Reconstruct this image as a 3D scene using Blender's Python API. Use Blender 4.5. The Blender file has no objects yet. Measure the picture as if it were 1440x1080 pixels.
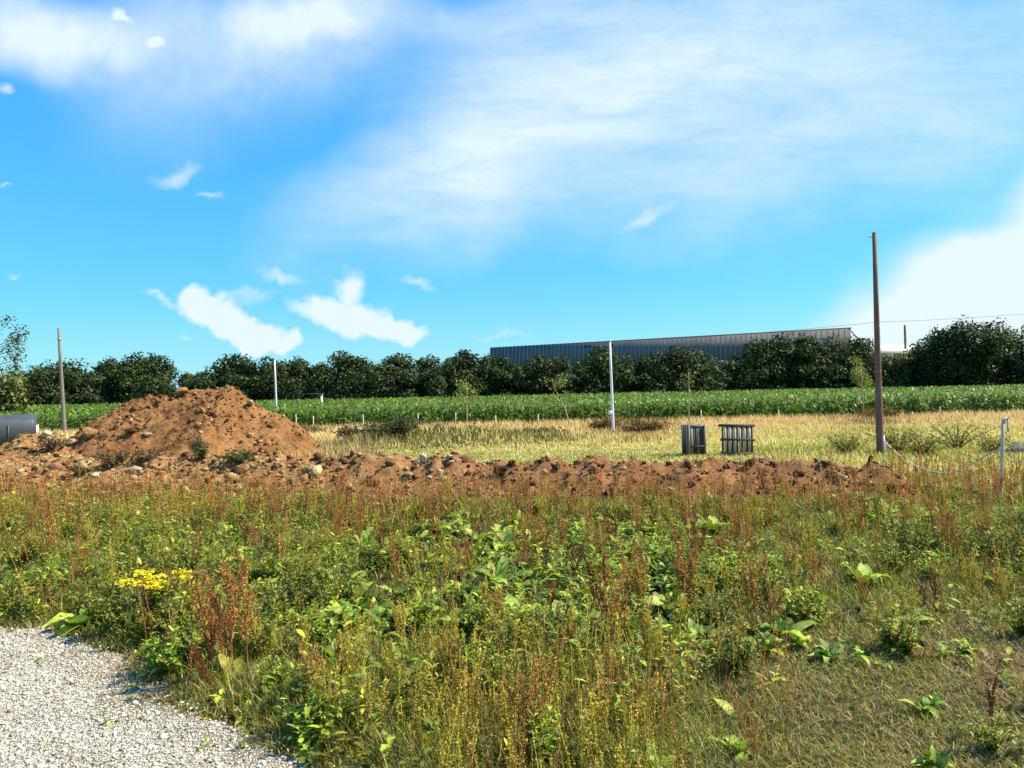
import bpy, math, random
import numpy as np
from mathutils import Vector, Matrix

rng = np.random.default_rng(11)
random.seed(5)
C = bpy.context.scene.collection
R = math.radians

# ------------------------------------------------------------------ camera model (1440x1080 photo pixels)
F = 1067.0
ROLL = R(1.2)
PITCH = R(0.78)
EYE = 2.0
cr, sr, cp, sp = math.cos(ROLL), math.sin(ROLL), math.cos(PITCH), math.sin(PITCH)

def ray(px, py):
    dx, dy = (px - 720.0) / F, (540.0 - py) / F
    rx, uz = dx * cr + dy * sr, -dx * sr + dy * cr
    return rx, cp - uz * sp, sp + uz * cp          # world x, y, z

def uv(px, py):
    x, y, z = ray(px, py)
    return x / y, z / y

def at(px, py, Y):
    u, v = uv(px, py)
    return Vector((u * Y, Y, EYE + v * Y))

def gnd(px, py, z=0.0):
    u, v = uv(px, py)
    Y = (z - EYE) / v
    return Vector((u * Y, Y, z))

def proj(x, y, z):
    X, Yc, Z = x, y, z - EYE
    d = Yc * cp + Z * sp
    uz = -Yc * sp + Z * cp
    a, b = X / d, uz / d
    dx, dy = a * cr - b * sr, a * sr + b * cr
    return 720 + F * dx, 540 - F * dy

cam_d = bpy.data.cameras.new("camera")
cam_d.sensor_width = 36
cam_d.lens = 36 * F / 1440
cam_d.clip_start = 0.05
cam_d.clip_end = 9000
cam = bpy.data.objects.new("camera", cam_d)
C.objects.link(cam)
rx = Vector((cr, 0, -sr)); fw = Vector((0, 1, 0))
right = Vector((cr, -(-sr) * sp * 0, -sr))
# exact axes from the ray model
o0 = Vector(ray(720, 540)).normalized()
ax = Vector(ray(720 + F, 540)) - Vector(ray(720, 540))
ay = Vector(ray(720, 540 - F)) - Vector(ray(720, 540))
M = Matrix((ax.normalized(), ay.normalized(), -o0)).transposed().to_4x4()
M.translation = Vector((0, 0, EYE))
cam.matrix_world = M
bpy.context.scene.camera = cam

# ------------------------------------------------------------------ object helpers
def tag(o, label=None, cat=None, group=None, kind=None):
    if label: o["label"] = label
    if cat: o["category"] = cat
    if group: o["group"] = group
    if kind: o["kind"] = kind
    return o

def empty(name, loc, label, cat, group=None, rz=0.0):
    o = bpy.data.objects.new(name, None)
    o.empty_display_size = 0.2
    C.objects.link(o)
    o.location = loc
    o.rotation_euler = (0, 0, rz)
    return tag(o, label, cat, group)

def make_mesh(name, V, T, mat, col=None, smooth=False):
    V = np.asarray(V, dtype=np.float32).reshape(-1, 3)
    T = np.asarray(T, dtype=np.int32).reshape(-1, 3)
    me = bpy.data.meshes.new(name)
    me.vertices.add(len(V)); me.vertices.foreach_set("co", V.ravel())
    me.loops.add(len(T) * 3); me.loops.foreach_set("vertex_index", T.ravel())
    me.polygons.add(len(T)); me.polygons.foreach_set("loop_start", np.arange(0, len(T) * 3, 3, dtype=np.int32))
    if smooth: me.polygons.foreach_set("use_smooth", np.ones(len(T), dtype=bool))
    if col is not None:
        a = me.attributes.new("col", "FLOAT_COLOR", "POINT")
        c4 = np.ones((len(V), 4), dtype=np.float32); c4[:, :3] = col
        a.data.foreach_set("color", c4.ravel())
    me.materials.append(mat)
    me.update(calc_edges=True)
    return me

def link(name, me, parent=None, loc=None):
    o = bpy.data.objects.new(name, me)
    C.objects.link(o)
    if parent is not None: o.parent = parent
    if loc is not None: o.location = loc
    return o

class Geo:
    """collects triangles (with a colour per vertex)"""
    def __init__(s): s.v, s.t, s.c, s.n = [], [], [], 0
    def add(s, V, T, c):
        V = np.asarray(V, dtype=np.float32).reshape(-1, 3); T = np.asarray(T, dtype=np.int64).reshape(-1, 3)
        c = np.asarray(c, dtype=np.float32)
        if c.ndim == 1: c = np.repeat(c[None], len(V), 0)
        s.v.append(V); s.t.append(T + s.n); s.c.append(c); s.n += len(V)
        return s
    def mesh(s, name, mat, smooth=False):
        return make_mesh(name, np.concatenate(s.v), np.concatenate(s.t), mat, np.concatenate(s.c), smooth)
    def build(s, name, mat, parent=None, smooth=False, loc=None):
        return link(name, s.mesh(name, mat, smooth), parent, loc)

def vary(base, n, amt=0.25, hue=0.12):
    base = np.asarray(base, dtype=np.float32)
    k = np.clip(rng.normal(1, amt, (n, 1)), 0.35, 1.9)
    h = np.clip(rng.normal(1, hue, (n, 3)), 0.5, 1.6)
    return np.clip(base * k * h, 0.004, 0.9).astype(np.float32)

def pick(cols, probs, n, amt=0.2, hue=0.1):
    idx = rng.choice(len(cols), n, p=np.asarray(probs) / np.sum(probs))
    return vary(np.asarray(cols, dtype=np.float32)[idx], n, amt, hue)

def rep(T, n, nv):
    T = np.asarray(T)
    return (T[None] + (np.arange(n) * nv)[:, None, None]).reshape(-1, 3)

def blades(pos, h, w, az, lean, col):
    """grass blades: 7 vertices, 5 triangles each"""
    n = len(pos); P = np.asarray(pos, dtype=np.float32)
    ts = np.array([0, .38, .72, 1.0]); L = np.stack([np.cos(az), np.sin(az)], 1)
    S = np.stack([-np.sin(az), np.cos(az)], 1)
    V = np.zeros((n, 7, 3), dtype=np.float32); k = 0
    for t in ts:
        c = P.copy()
        c[:, :2] += L * (h * lean * t * t)[:, None]
        c[:, 2] += h * (t - 0.35 * lean * t * t)
        ww = w * 0.5 * (1 - t ** 1.6)
        if t < 1:
            V[:, k] = c; V[:, k, :2] -= S * ww[:, None]
            V[:, k + 1] = c; V[:, k + 1, :2] += S * ww[:, None]; k += 2
        else:
            V[:, k] = c
    T = [(0, 1, 3), (0, 3, 2), (2, 3, 5), (2, 5, 4), (4, 5, 6)]
    return V.reshape(-1, 3), rep(T, n, 7), np.repeat(col, 7, 0)

PROF_DOCK = [(0, .08), (.12, .55), (.32, 1.0), (.6, .85), (.85, .45), (1, .03)]
PROF_LANCE = [(0, .12), (.3, .9), (.65, .8), (1, .03)]
PROF_ROUND = [(0, .1), (.2, .8), (.5, 1.0), (.8, .7), (1, .05)]

def leaves(pos, az, pitch, length, width, droop, col, prof=PROF_LANCE, fold=.25, wave=.0):
    n = len(pos); P = np.asarray(pos, dtype=np.float32); m = len(prof)
    D = np.stack([np.cos(az), np.sin(az)], 1); S = np.stack([-np.sin(az), np.cos(az)], 1)
    V = np.zeros((n, m, 3, 3), dtype=np.float32)
    tw = rng.normal(0, .35, n)
    for i, (t, hw) in enumerate(prof):
        c = P.copy()
        c[:, :2] += D * (length * t * np.cos(pitch))[:, None]
        c[:, 2] += length * (np.sin(pitch) * t - droop * t * t)
        a = width * .5 * hw
        lift = fold * a
        for j, sg in enumerate((-1, 0, 1)):
            q = c.copy()
            q[:, :2] += S * (a * sg * np.cos(tw * t))[:, None]
            q[:, 2] += lift * abs(sg) + a * sg * np.sin(tw * t)
            if wave and sg: q[:, 2] += rng.normal(0, wave, n) * length
            V[:, i, j] = q
    T = []
    for i in range(m - 1):
        for j in range(2):
            a = i * 3 + j; T += [(a, a + 1, a + 4), (a, a + 4, a + 3)]
    shade = np.ones((m, 3, 1), dtype=np.float32); shade[:, 1] = 1.12       # paler midrib
    cc = (col[:, None, None, :] * shade[None]).reshape(-1, 3)
    return V.reshape(-1, 3), rep(T, n, m * 3), np.clip(cc, 0, .95)

def tubes(paths, radii, sides=3, col=(.2, .2, .1)):
    """paths (n,k,3), radii (n,k)"""
    P = np.asarray(paths, dtype=np.float32); n, k, _ = P.shape
    rad = np.broadcast_to(np.asarray(radii, dtype=np.float32), (n, k))
    d = np.gradient(P, axis=1); d /= np.linalg.norm(d, axis=2, keepdims=True) + 1e-9
    ref = np.where(np.abs(d[..., 2:3]) > .9, np.array([1., 0, 0]), np.array([0, 0, 1.]))
    e1 = np.cross(d, ref); e1 /= np.linalg.norm(e1, axis=2, keepdims=True) + 1e-9
    e2 = np.cross(d, e1)
    V = np.zeros((n, k, sides, 3), dtype=np.float32)
    for s in range(sides):
        a = 2 * math.pi * s / sides
        V[:, :, s] = P + (e1 * math.cos(a) + e2 * math.sin(a)) * rad[..., None]
    T = []
    for i in range(k - 1):
        for s in range(sides):
            a, b = i * sides + s, i * sides + (s + 1) % sides
            T += [(a, b, b + sides), (a, b + sides, a + sides)]
    for s in range(1, sides - 1):
        T += [(0, s + 1, s), ((k - 1) * sides, (k - 1) * sides + s, (k - 1) * sides + s + 1)]
    col = np.asarray(col, dtype=np.float32)
    cc = np.repeat(col, k * sides, 0) if col.ndim == 2 else col
    return V.reshape(-1, 3), rep(T, n, k * sides), cc

def rand_frames(n, outward=None, spread=1.0):
    a = rng.normal(0, 1, (n, 3))
    if outward is not None: a = outward + a * spread
    a /= np.linalg.norm(a, axis=1, keepdims=True) + 1e-9
    b = rng.normal(0, 1, (n, 3)); b -= a * (a * b).sum(1, keepdims=True)
    b /= np.linalg.norm(b, axis=1, keepdims=True) + 1e-9
    return a, b, np.cross(a, b)

def flakes(pos, size, col, outward=None, spread=1.0, asp=.6, bend=.3):
    """small bent leaf-like quads with a given normal tendency"""
    n = len(pos); nrm, b, c = rand_frames(n, outward, spread)
    s = np.asarray(size)[:, None] * .5
    P = np.asarray(pos)
    V = np.stack([P - b * s, P + c * s * asp + nrm * s * bend, P + b * s, P - c * s * asp + nrm * s * bend], 1)
    return V.reshape(-1, 3), rep([(0, 1, 2), (0, 2, 3)], n, 4), np.repeat(col, 4, 0)

ICO_V, ICO_T = None, None
def ico():
    global ICO_V, ICO_T
    t = (1 + 5 ** .5) / 2
    v = np.array([(-1, t, 0), (1, t, 0), (-1, -t, 0), (1, -t, 0), (0, -1, t), (0, 1, t), (0, -1, -t), (0, 1, -t),
                  (t, 0, -1), (t, 0, 1), (-t, 0, -1), (-t, 0, 1)], dtype=float)
    v /= np.linalg.norm(v[0])
    f = [(0, 11, 5), (0, 5, 1), (0, 1, 7), (0, 7, 10), (0, 10, 11), (1, 5, 9), (5, 11, 4), (11, 10, 2), (10, 7, 6), (7, 1, 8),
         (3, 9, 4), (3, 4, 2), (3, 2, 6), (3, 6, 8), (3, 8, 9), (4, 9, 5), (2, 4, 11), (6, 2, 10), (8, 6, 7), (9, 8, 1)]
    ICO_V, ICO_T = v, np.array(f)
ico()

def pebbles(pos, size, col, flat=.6):
    n = len(pos)
    nrm, b, c = rand_frames(n)
    sc = np.stack([rng.uniform(.7, 1.3, n), rng.uniform(.6, 1.1, n), rng.uniform(.45, .9, n)], 1)
    V = np.repeat(ICO_V[None], n, 0) * rng.uniform(.72, 1.2, (n, 12, 1))
    V = V * sc[:, None, :]
    V = V[..., 0:1] * nrm[:, None] + V[..., 1:2] * b[:, None] + V[..., 2:3] * c[:, None]
    V[..., 2] *= flat
    V = V * (np.asarray(size)[:, None, None] * .5) + np.asarray(pos)[:, None]
    return V.reshape(-1, 3), rep(ICO_T, n, 12), np.repeat(col, 12, 0)

# ------------------------------------------------------------------ value noise
def hash2(ix, iy, seed):
    h = (ix.astype(np.int64) * 374761393 + iy.astype(np.int64) * 668265263 + seed * 974711) & 0xffffffff
    h = ((h ^ (h >> 13)) * 1274126177) & 0xffffffff
    return ((h ^ (h >> 16)) & 0xffff) / 65535.0

def vnoise(x, y, seed=0):
    x = np.asarray(x, dtype=float); y = np.asarray(y, dtype=float)
    ix, iy = np.floor(x), np.floor(y); fx, fy = x - ix, y - iy
    fx, fy = fx * fx * (3 - 2 * fx), fy * fy * (3 - 2 * fy)
    a, b = hash2(ix, iy, seed), hash2(ix + 1, iy, seed)
    c, d = hash2(ix, iy + 1, seed), hash2(ix + 1, iy + 1, seed)
    return (a * (1 - fx) + b * fx) * (1 - fy) + (c * (1 - fx) + d * fx) * fy

def fbm(x, y, seed=0, octaves=4):
    s, a, tot = 0, 1.0, 0
    for o in range(octaves):
        s = s + a * (vnoise(x * 2 ** o, y * 2 ** o, seed + o * 17) - .5); tot += a; a *= .55
    return s / tot * 2        # about -1..1

def sstep(a, b, x):
    t = np.clip((x - a) / (b - a), 0, 1); return t * t * (3 - 2 * t)

# ------------------------------------------------------------------ terrain heights
def gauss(x, y, cx, cy, rx, ry): return np.exp(-((x - cx) / rx) ** 2 - ((y - cy) / ry) ** 2)

def zg(x, y):
    x = np.asarray(x, dtype=float); y = np.asarray(y, dtype=float)
    z = .05 * fbm(x * .5, y * .5, 3) * sstep(60, 20, y)
    z = z + np.clip((y - 47) / 85, 0, 1) * .55
    z = z + .45 * gauss(x, y, -4.9, 28.5, 2.3, 1.6) + .5 * gauss(x, y, -1.9, 29.5, 2.2, 1.5) + .25 * gauss(x, y, 1.2, 30.5, 2.4, 1.4)
    z = z
    return z

MX = np.array([-20, -17.2, -16.2, -15.4, -14.4, -13.6, -12.8, -11.9, -10.6, -10.0, -9.6, -8.85, -8.1, -7.1, -6.5, -5])
MH = np.array([.0, .2, .5, 1.0, 1.66, 2.05, 2.25, 2.25, 2.52, 2.55, 2.32, 1.88, 1.42, .68, .22, -.5])
def zmound(x, y):
    yc = 26.8 + .35 * fbm(x * .6, x * 0 + 3, 9)
    xw = x + .25 * fbm(x * .9, y * .9, 21)
    H = np.interp(xw, MX, MH)
    d = np.abs(y - yc)
    z = H - .62 * np.sqrt(d * d + .12) + .2
    z = z + (.26 * fbm(x * .8, y * .8, 31, 5) + .20 * np.maximum(fbm(x * 2.1, y * 2.1, 41, 5), -.12) + .16 * np.maximum(fbm(x * 5.5, y * 5.5, 43, 3), 0)) * sstep(-.2, .5, z)
    return z - .12

def ridge_axis(x): return np.interp(x, [-22, -12, -3, 3, 7.2], [20.0, 18.7, 16.4, 15.3, 14.4])
def zridge(x, y):
    d = (y - ridge_axis(x)) / np.interp(x, [-20, -10, 0, 7], [2.6, 2.1, 1.7, 1.25])
    top = np.interp(x, [-22, -14, -9, -2, 1, 6, 7.0, 7.9], [.95, .80, .70, .76, .64, .58, .48, -.25])
    top = top + .10 * fbm(x * .7, x * 0 + 1.3, 51, 3)
    z = top * np.exp(-(d * d) * 1.4) - .10
    # lumps of spoil on the far left, behind the ridge
    z = z + (1.0 * gauss(x, y, -14.6, 23.2, 1.15, 1.3) + .62 * gauss(x, y, -13.0, 21.6, 1.3, 1.1)
             + .55 * gauss(x, y, -17.2, 22.2, 2.2, 1.5) + .5 * gauss(x, y, -20, 23, 2.5, 1.5))
    z = z + (.16 * fbm(x * 1.4, y * 1.4, 61, 5) + .22 * np.maximum(fbm(x * 3.2, y * 3.2, 71, 5), -.15)) * sstep(-.05, .3, z)
    return z

def grid_mesh(name, xs, ys, zf, mat, keep=None, smooth=True):
    X, Y = np.meshgrid(xs, ys); Z = zf(X, Y)
    V = np.stack([X, Y, Z], -1).reshape(-1, 3)
    nx, ny = len(xs), len(ys)
    i = (np.arange(ny - 1)[:, None] * nx + np.arange(nx - 1)[None]).ravel()
    T = np.concatenate([np.stack([i, i + 1, i + nx + 1], 1), np.stack([i, i + nx + 1, i + nx], 1)])
    if keep is not None:
        k = keep(V)
        T = T[k[T].any(1)]
        used = np.unique(T); mp = np.full(len(V), -1); mp[used] = np.arange(len(used)); V, T = V[used], mp[T]
    return make_mesh(name, V, T, mat, None, smooth)

# ------------------------------------------------------------------ materials
def new_mat(name):
    m = bpy.data.materials.new(name); m.use_nodes = True
    nt = m.node_tree; nt.nodes.clear()
    return m, nt

class N:
    """tiny node helper"""
    def __init__(s, nt): s.nt = nt
    def __call__(s, typ, ins=None, **kw):
        n = s.nt.nodes.new(typ)
        for k, v in kw.items(): setattr(n, k, v)
        for k, v in (ins or {}).items():
            if isinstance(v, bpy.types.NodeSocket): s.nt.links.new(v, n.inputs[k])
            else: n.inputs[k].default_value = v
        return n
    def math(s, op, a, b=0.0, c=None, clamp=False):
        d = {0: a, 1: b}
        if c is not None: d[2] = c
        n = s("ShaderNodeMath", d, operation=op); n.use_clamp = clamp
        return n.outputs[0]
    def ramp(s, fac, stops, interp="LINEAR"):
        n = s("ShaderNodeValToRGB", {0: fac}); cr_ = n.color_ramp; cr_.interpolation = interp
        while len(cr_.elements) < len(stops): cr_.elements.new(.5)
        for e, (p, c) in zip(cr_.elements, stops): e.position = p; e.color = (*c, 1)
        return n.outputs[0]
    def mix(s, fac, a, b, blend="MIX"):
        n = s("ShaderNodeMix", data_type="RGBA", blend_type=blend)
        for i, v in ((0, fac), (6, a), (7, b)):
            if isinstance(v, bpy.types.NodeSocket): s.nt.links.new(v, n.inputs[i])
            else: n.inputs[i].default_value = v if i == 0 else (*v, 1)
        return n.outputs[2]
    def noise(s, vec, scale, detail=5, rough=.55, dist=0.0, out=0):
        return s("ShaderNodeTexNoise", {"Vector": vec, "Scale": scale, "Detail": detail, "Roughness": rough, "Distortion": dist}).outputs[out]
    def link(s, a, b): s.nt.links.new(a, b)

def plant_mat(name, transl=.3, rough=.55, spec=.3, tt=(1.25, 1.3, .6)):
    m, nt = new_mat(name); n = N(nt)
    col = n("ShaderNodeAttribute", attribute_name="col").outputs["Color"]
    geo = n("ShaderNodeNewGeometry")
    v = n.noise(geo.outputs["Position"], 30, 2)
    c2 = n.mix(1.0, col, n.ramp(v, [(.3, (.72, .72, .72)), (.7, (1.25, 1.25, 1.2))]), "MULTIPLY")
    p = n("ShaderNodeBsdfPrincipled", {"Base Color": c2, "Roughness": rough, "Specular IOR Level": spec})
    if transl > 0:
        t = n("ShaderNodeBsdfTranslucent", {"Color": n.mix(1.0, c2, tt, "MULTIPLY")})
        sh = n("ShaderNodeMixShader", {0: transl, 1: p.outputs[0], 2: t.outputs[0]})
        out = sh.outputs[0]
    else: out = p.outputs[0]
    o = n("ShaderNodeOutputMaterial"); n.link(out, o.inputs[0])
    return m

M_GRASS = plant_mat("grass_blades", .30, .6, .25)
M_LEAF = plant_mat("broad_leaf", .28, .55, .3)
M_DRY = plant_mat("dry_stalk", .15, .8, .15)
M_STRAW = plant_mat("straw_blades", .25, .75, .15, (1.1, 1.0, .8))
M_CROWN = plant_mat("tree_foliage", .18, .6, .2)
M_CORN = plant_mat("corn_foliage", .30, .45, .35)
def stone_mat():
    m, nt = new_mat("loose_stone"); n = N(nt)
    col = n("ShaderNodeAttribute", attribute_name="col").outputs["Color"]; pos = n("ShaderNodeNewGeometry").outputs["Position"]
    v = n.noise(pos, 14, 7, .7); w = n.noise(pos, 4, 3)
    c = n.mix(1.0, col, n.ramp(v, [(.3, (.55, .5, .45)), (.7, (1.3, 1.3, 1.3))]), "MULTIPLY")
    c = n.mix(n.ramp(w, [(.5, (0, 0, 0)), (.66, (.6, .6, .6))]), c, (.20, .10, .045))
    b = n("ShaderNodeBump", {"Height": v, "Strength": .9, "Distance": .05})
    p = n("ShaderNodeBsdfPrincipled", {"Base Color": c, "Roughness": .95, "Specular IOR Level": .15, "Normal": b.outputs[0]})
    o = n("ShaderNodeOutputMaterial"); n.link(p.outputs[0], o.inputs[0])
    return m
M_STONE = stone_mat(); M_GRAVEL = plant_mat("gravel_stone", 0, .9, .2)
M_FLOWER = plant_mat("flower_petals", .25, .6, .2)

def simple_mat(name, c1, c2, scale=6, rough=.8, metal=0.0, bump=0.0, stretch=(1, 1, 1), spec=.4, detail=6):
    m, nt = new_mat(name); n = N(nt)
    tc = n("ShaderNodeTexCoord").outputs["Object"]
    mp = n("ShaderNodeMapping", {"Vector": tc, "Scale": stretch}).outputs[0]
    v = n.noise(mp, scale, detail, .6)
    c = n.ramp(v, [(.28, c1), (.72, c2)])
    p = n("ShaderNodeBsdfPrincipled", {"Base Color": c, "Roughness": rough, "Metallic": metal, "Specular IOR Level": spec})
    if bump:
        b = n("ShaderNodeBump", {"Height": v, "Strength": bump, "Distance": .02}); n.link(b.outputs[0], p.inputs["Normal"])
    o = n("ShaderNodeOutputMaterial"); n.link(p.outputs[0], o.inputs[0])
    return m

M_POLE = simple_mat("weathered_pole_wood", (.11, .055, .04), (.25, .14, .10), 5, .85, 0, .4, (6, 6, .4))
M_GREYPOLE = simple_mat("grey_pole_wood", (.12, .10, .085), (.26, .225, .19), 5, .85, 0, .4, (6, 6, .4))
M_WHITE = simple_mat("white_painted_metal", (.62, .64, .66), (.80, .80, .80), 4, .5)
M_STAKE = simple_mat("pale_stake_wood", (.52, .43, .28), (.76, .67, .50), 8, .8, 0, .2, (4, 4, .6))
M_GALV = simple_mat("galvanised_steel", (.35, .37, .39), (.5, .52, .54), 8, .45, .6)
M_DARKWOOD = simple_mat("dark_weathered_shaded_board", (.028, .024, .022), (.085, .072, .065), 9, .85, 0, .3, (1, 1, .2))  # dark board; on the pallet and crate the tone also carries shade
M_GREYWOOD = simple_mat("grey_weathered_board", (.24, .225, .20), (.46, .44, .40), 9, .85, 0, .3, (6, 6, .4))
M_POLEBAND = simple_mat("dull_steel_band", (.16, .15, .15), (.24, .23, .22), 8, .6, .4)
M_CRATE = simple_mat("brown_grey_crate_board", (.12, .105, .09), (.30, .27, .235), 9, .85, 0, .3, (6, 6, .4))
M_ROPE = simple_mat("white_rope", (.52, .49, .42), (.70, .67, .58), 40, .9)
M_WIRE = simple_mat("wire_black", (.03, .03, .035), (.06, .06, .065), 10, .6)
M_TANK = simple_mat("grey_tank_paint", (.040, .048, .062), (.065, .075, .092), 2.5, .5, 0, .05)
M_TANKEDGE = simple_mat("pale_tank_edge", (.5, .48, .44), (.66, .63, .58), 5, .6)
M_BARK = simple_mat("tree_bark", (.045, .035, .028), (.13, .10, .08), 6, .9, 0, .5, (3, 3, .6))
M_STEM = simple_mat("reddish_stem", (.16, .09, .035), (.30, .17, .06), 20, .8)

def soil_mat(name, dark, mid, light, pale, west=None):
    m, nt = new_mat(name); n = N(nt)
    pos = n("ShaderNodeNewGeometry").outputs["Position"]
    big = n.noise(pos, .9, 4, .6); med = n.noise(pos, 5.5, 6, .65, .4); fine = n.noise(pos, 24, 5, .7)
    c = n.ramp(n.math("ADD", n.math("MULTIPLY", big, .55), n.math("MULTIPLY", med, .45)), [(.34, dark), (.5, mid), (.64, light)])
    c = n.mix(n.ramp(fine, [(.56, (0, 0, 0)), (.72, (.55, .55, .55))]), c, pale)
    c = n.mix(n.ramp(n.noise(pos, 11, 4, .6), [(.30, (.6, .6, .6)), (.44, (0, 0, 0))]), c, dark)
    if west:
        sx = n("ShaderNodeSeparateXYZ", {0: pos}).outputs[0]
        f = n("ShaderNodeMapRange", {0: n.math("ADD", sx, n.math("MULTIPLY", big, 5.0)), 1: 4.5, 2: -2.5, 3: 0.0, 4: .8}).outputs[0]
        c = n.mix(f, c, n.ramp(n.math("ADD", n.math("MULTIPLY", med, .6), n.math("MULTIPLY", fine, .4)), west))
    h = n.math("ADD", n.math("MULTIPLY", med, .7), n.math("MULTIPLY", fine, .45))
    b = n("ShaderNodeBump", {"Height": h, "Strength": 1.0, "Distance": .09})
    p = n("ShaderNodeBsdfPrincipled", {"Base Color": c, "Roughness": .95, "Specular IOR Level": .1, "Normal": b.outputs[0]})
    o = n("ShaderNodeOutputMaterial"); n.link(p.outputs[0], o.inputs[0])
    return m

M_SOIL = soil_mat("brown_subsoil", (.085, .036, .014), (.245, .115, .043), (.34, .178, .07), (.46, .29, .14))
M_RIDGE = soil_mat("red_brown_topsoil", (.085, .036, .018), (.23, .105, .045), (.33, .165, .07), (.47, .31, .16), [(.36, (.15, .07, .026)), (.5, (.32, .175, .068)), (.62, (.47, .31, .145))])

# ground: soil below the weeds, yellow-green turf behind the bank, straw further back, green soil under the corn
def ground_mat():
    m, nt = new_mat("field_ground"); n = N(nt)
    pos = n("ShaderNodeNewGeometry").outputs["Position"]
    sep = n("ShaderNodeSeparateXYZ", {0: pos})
    y = n.math("ADD", sep.outputs[1], n.math("MULTIPLY", n.math("SUBTRACT", n.noise(pos, .35, 4), .5), 6.0))
    med = n.noise(pos, 2.2, 6, .65); fine = n.noise(pos, 18, 5, .7)
    mixn = n.math("ADD", n.math("MULTIPLY", med, .6), n.math("MULTIPLY", fine, .4))
    near = n.ramp(mixn, [(.34, (.022, .016, .008)), (.5, (.048, .036, .016)), (.68, (.13, .095, .042))])
    turf = n.ramp(mixn, [(.34, (.10, .105, .032)), (.5, (.21, .19, .062)), (.66, (.36, .31, .12))])
    straw = n.ramp(mixn, [(.34, (.30, .21, .09)), (.6, (.55, .42, .19))])
    corn = n.ramp(mixn, [(.34, (.025, .032, .013)), (.66, (.06, .07, .025))])
    def st(a, b): return n("ShaderNodeMapRange", {0: y, 1: a, 2: b}).outputs[0]
    c = n.mix(st(15, 17.5), near, turf); c = n.mix(st(26, 33), c, straw); c = n.mix(st(46, 49), c, corn)
    c = n.mix(st(150, 220), c, (.07, .09, .03))
    b = n("ShaderNodeBump", {"Height": mixn, "Strength": .8, "Distance": .05})
    p = n("ShaderNodeBsdfPrincipled", {"Base Color": c, "Roughness": .95, "Specular IOR Level": .1, "Normal": b.outputs[0]})
    o = n("ShaderNodeOutputMaterial"); n.link(p.outputs[0], o.inputs[0])
    return m

far = np.array([70, 80, 92, 105, 120, 135, 150, 180, 230, 320, 500, 900, 1600, 3000, 5000.])
xs = np.concatenate([-far[::-1], np.arange(-60, -16, 1.0), np.arange(-16, 16, .3), np.arange(16, 61, 1.0), far])
ys = np.concatenate([[-5000, -1500, -400, -100, -30, -10], np.arange(-5, 1, 1.), np.arange(1, 18, .25), np.arange(18, 50, .5), np.arange(50, 68, 2), far])
ground = link("ground", grid_mesh("ground", xs, ys, zg, ground_mat()))
tag(ground, kind="structure")

# gravel drive in the near left corner
GB = [gnd(*p) for p in ((-420, 850), (-200, 868), (0, 884), (95, 905), (165, 940), (225, 985), (280, 1015), (345, 1045), (420, 1085), (560, 1150), (760, 1290))]
GBx = np.array([p.x for p in GB]); GBy = np.array([p.y for p in GB])
def gravel_side(x, y):        # >0 inside the gravel (metres from its edge, roughly)
    return np.interp(x, GBx, GBy) - y + .22 * fbm(np.asarray(x) * 1.7, np.asarray(y) * 1.7, 77, 4)

def gravel_mat():
    m, nt = new_mat("pale_gravel"); n = N(nt)
    pos = n("ShaderNodeNewGeometry").outputs["Position"]
    vo = n("ShaderNodeTexVoronoi", {"Vector": pos, "Scale": 75.0})
    v2 = n("ShaderNodeTexVoronoi", {"Vector": pos, "Scale": 34.0})
    val = n("ShaderNodeSeparateColor", {0: vo.outputs["Color"]}).outputs[0]
    c = n.ramp(val, [(.0, (.16, .13, .095)), (.35, (.40, .35, .275)), (.8, (.56, .51, .42)), (1, (.66, .61, .52))])
    dirt = n.noise(pos, 1.6, 5, .65)
    c = n.mix(n.ramp(dirt, [(.52, (0, 0, 0)), (.72, (.6, .6, .6))]), c, (.20, .155, .10))
    h = n.math("ADD", n.math("MULTIPLY", vo.outputs["Distance"], -1.0), n.math("MULTIPLY", v2.outputs["Distance"], -.5))
    b = n("ShaderNodeBump", {"Height": h, "Strength": .9, "Distance": .02})
    p = n("ShaderNodeBsdfPrincipled", {"Base Color": c, "Roughness": .9, "Specular IOR Level": .2, "Normal": b.outputs[0]})
    o = n("ShaderNodeOutputMaterial"); n.link(p.outputs[0], o.inputs[0])
    return m
gx = np.arange(-7.5, 1.0, .06); gy = np.arange(1.0, 8.2, .06)
gv = link("gravel_path", grid_mesh("gravel_path", gx, gy, lambda x, y: zg(x, y) + .022 + .012 * fbm(x * 3, y * 3, 5), gravel_mat(),
          keep=lambda V: gravel_side(V[:, 0], V[:, 1]) > 0))
tag(gv, kind="structure")

def stones_on_gravel():
    n = 42000
    x = rng.uniform(-6.5, .4, n); y = rng.uniform(2.9, 7.6, n)
    px, py = proj(x, y, 0 * x)
    g = gravel_side(x, y)
    k = (px > -500) & (px < 640) & (py < 1250) & (g > -.35) & (rng.random(n) < np.clip(1.0 + g * 2.6, 0, 1) ** 1.5)
    x, y = x[k], y[k]; n = len(x)
    s = np.clip(rng.lognormal(math.log(.017), .42, n), .008, .06)
    z = zg(x, y) + .024 + .012 * fbm(x * 3, y * 3, 5) + s * .05
    col = pick([(.58, .535, .45), (.44, .39, .31), (.18, .15, .11), (.70, .66, .57), (.46, .35, .22)], [.42, .22, .12, .17, .07], n, .18, .03)
    o = Geo().add(*pebbles(np.stack([x, y, z], 1), s, col)).build("gravel", M_GRAVEL)
    tag(o, "loose pale grey gravel stones of the drive in the corner", "gravel", kind="stuff")
stones_on_gravel()

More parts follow.
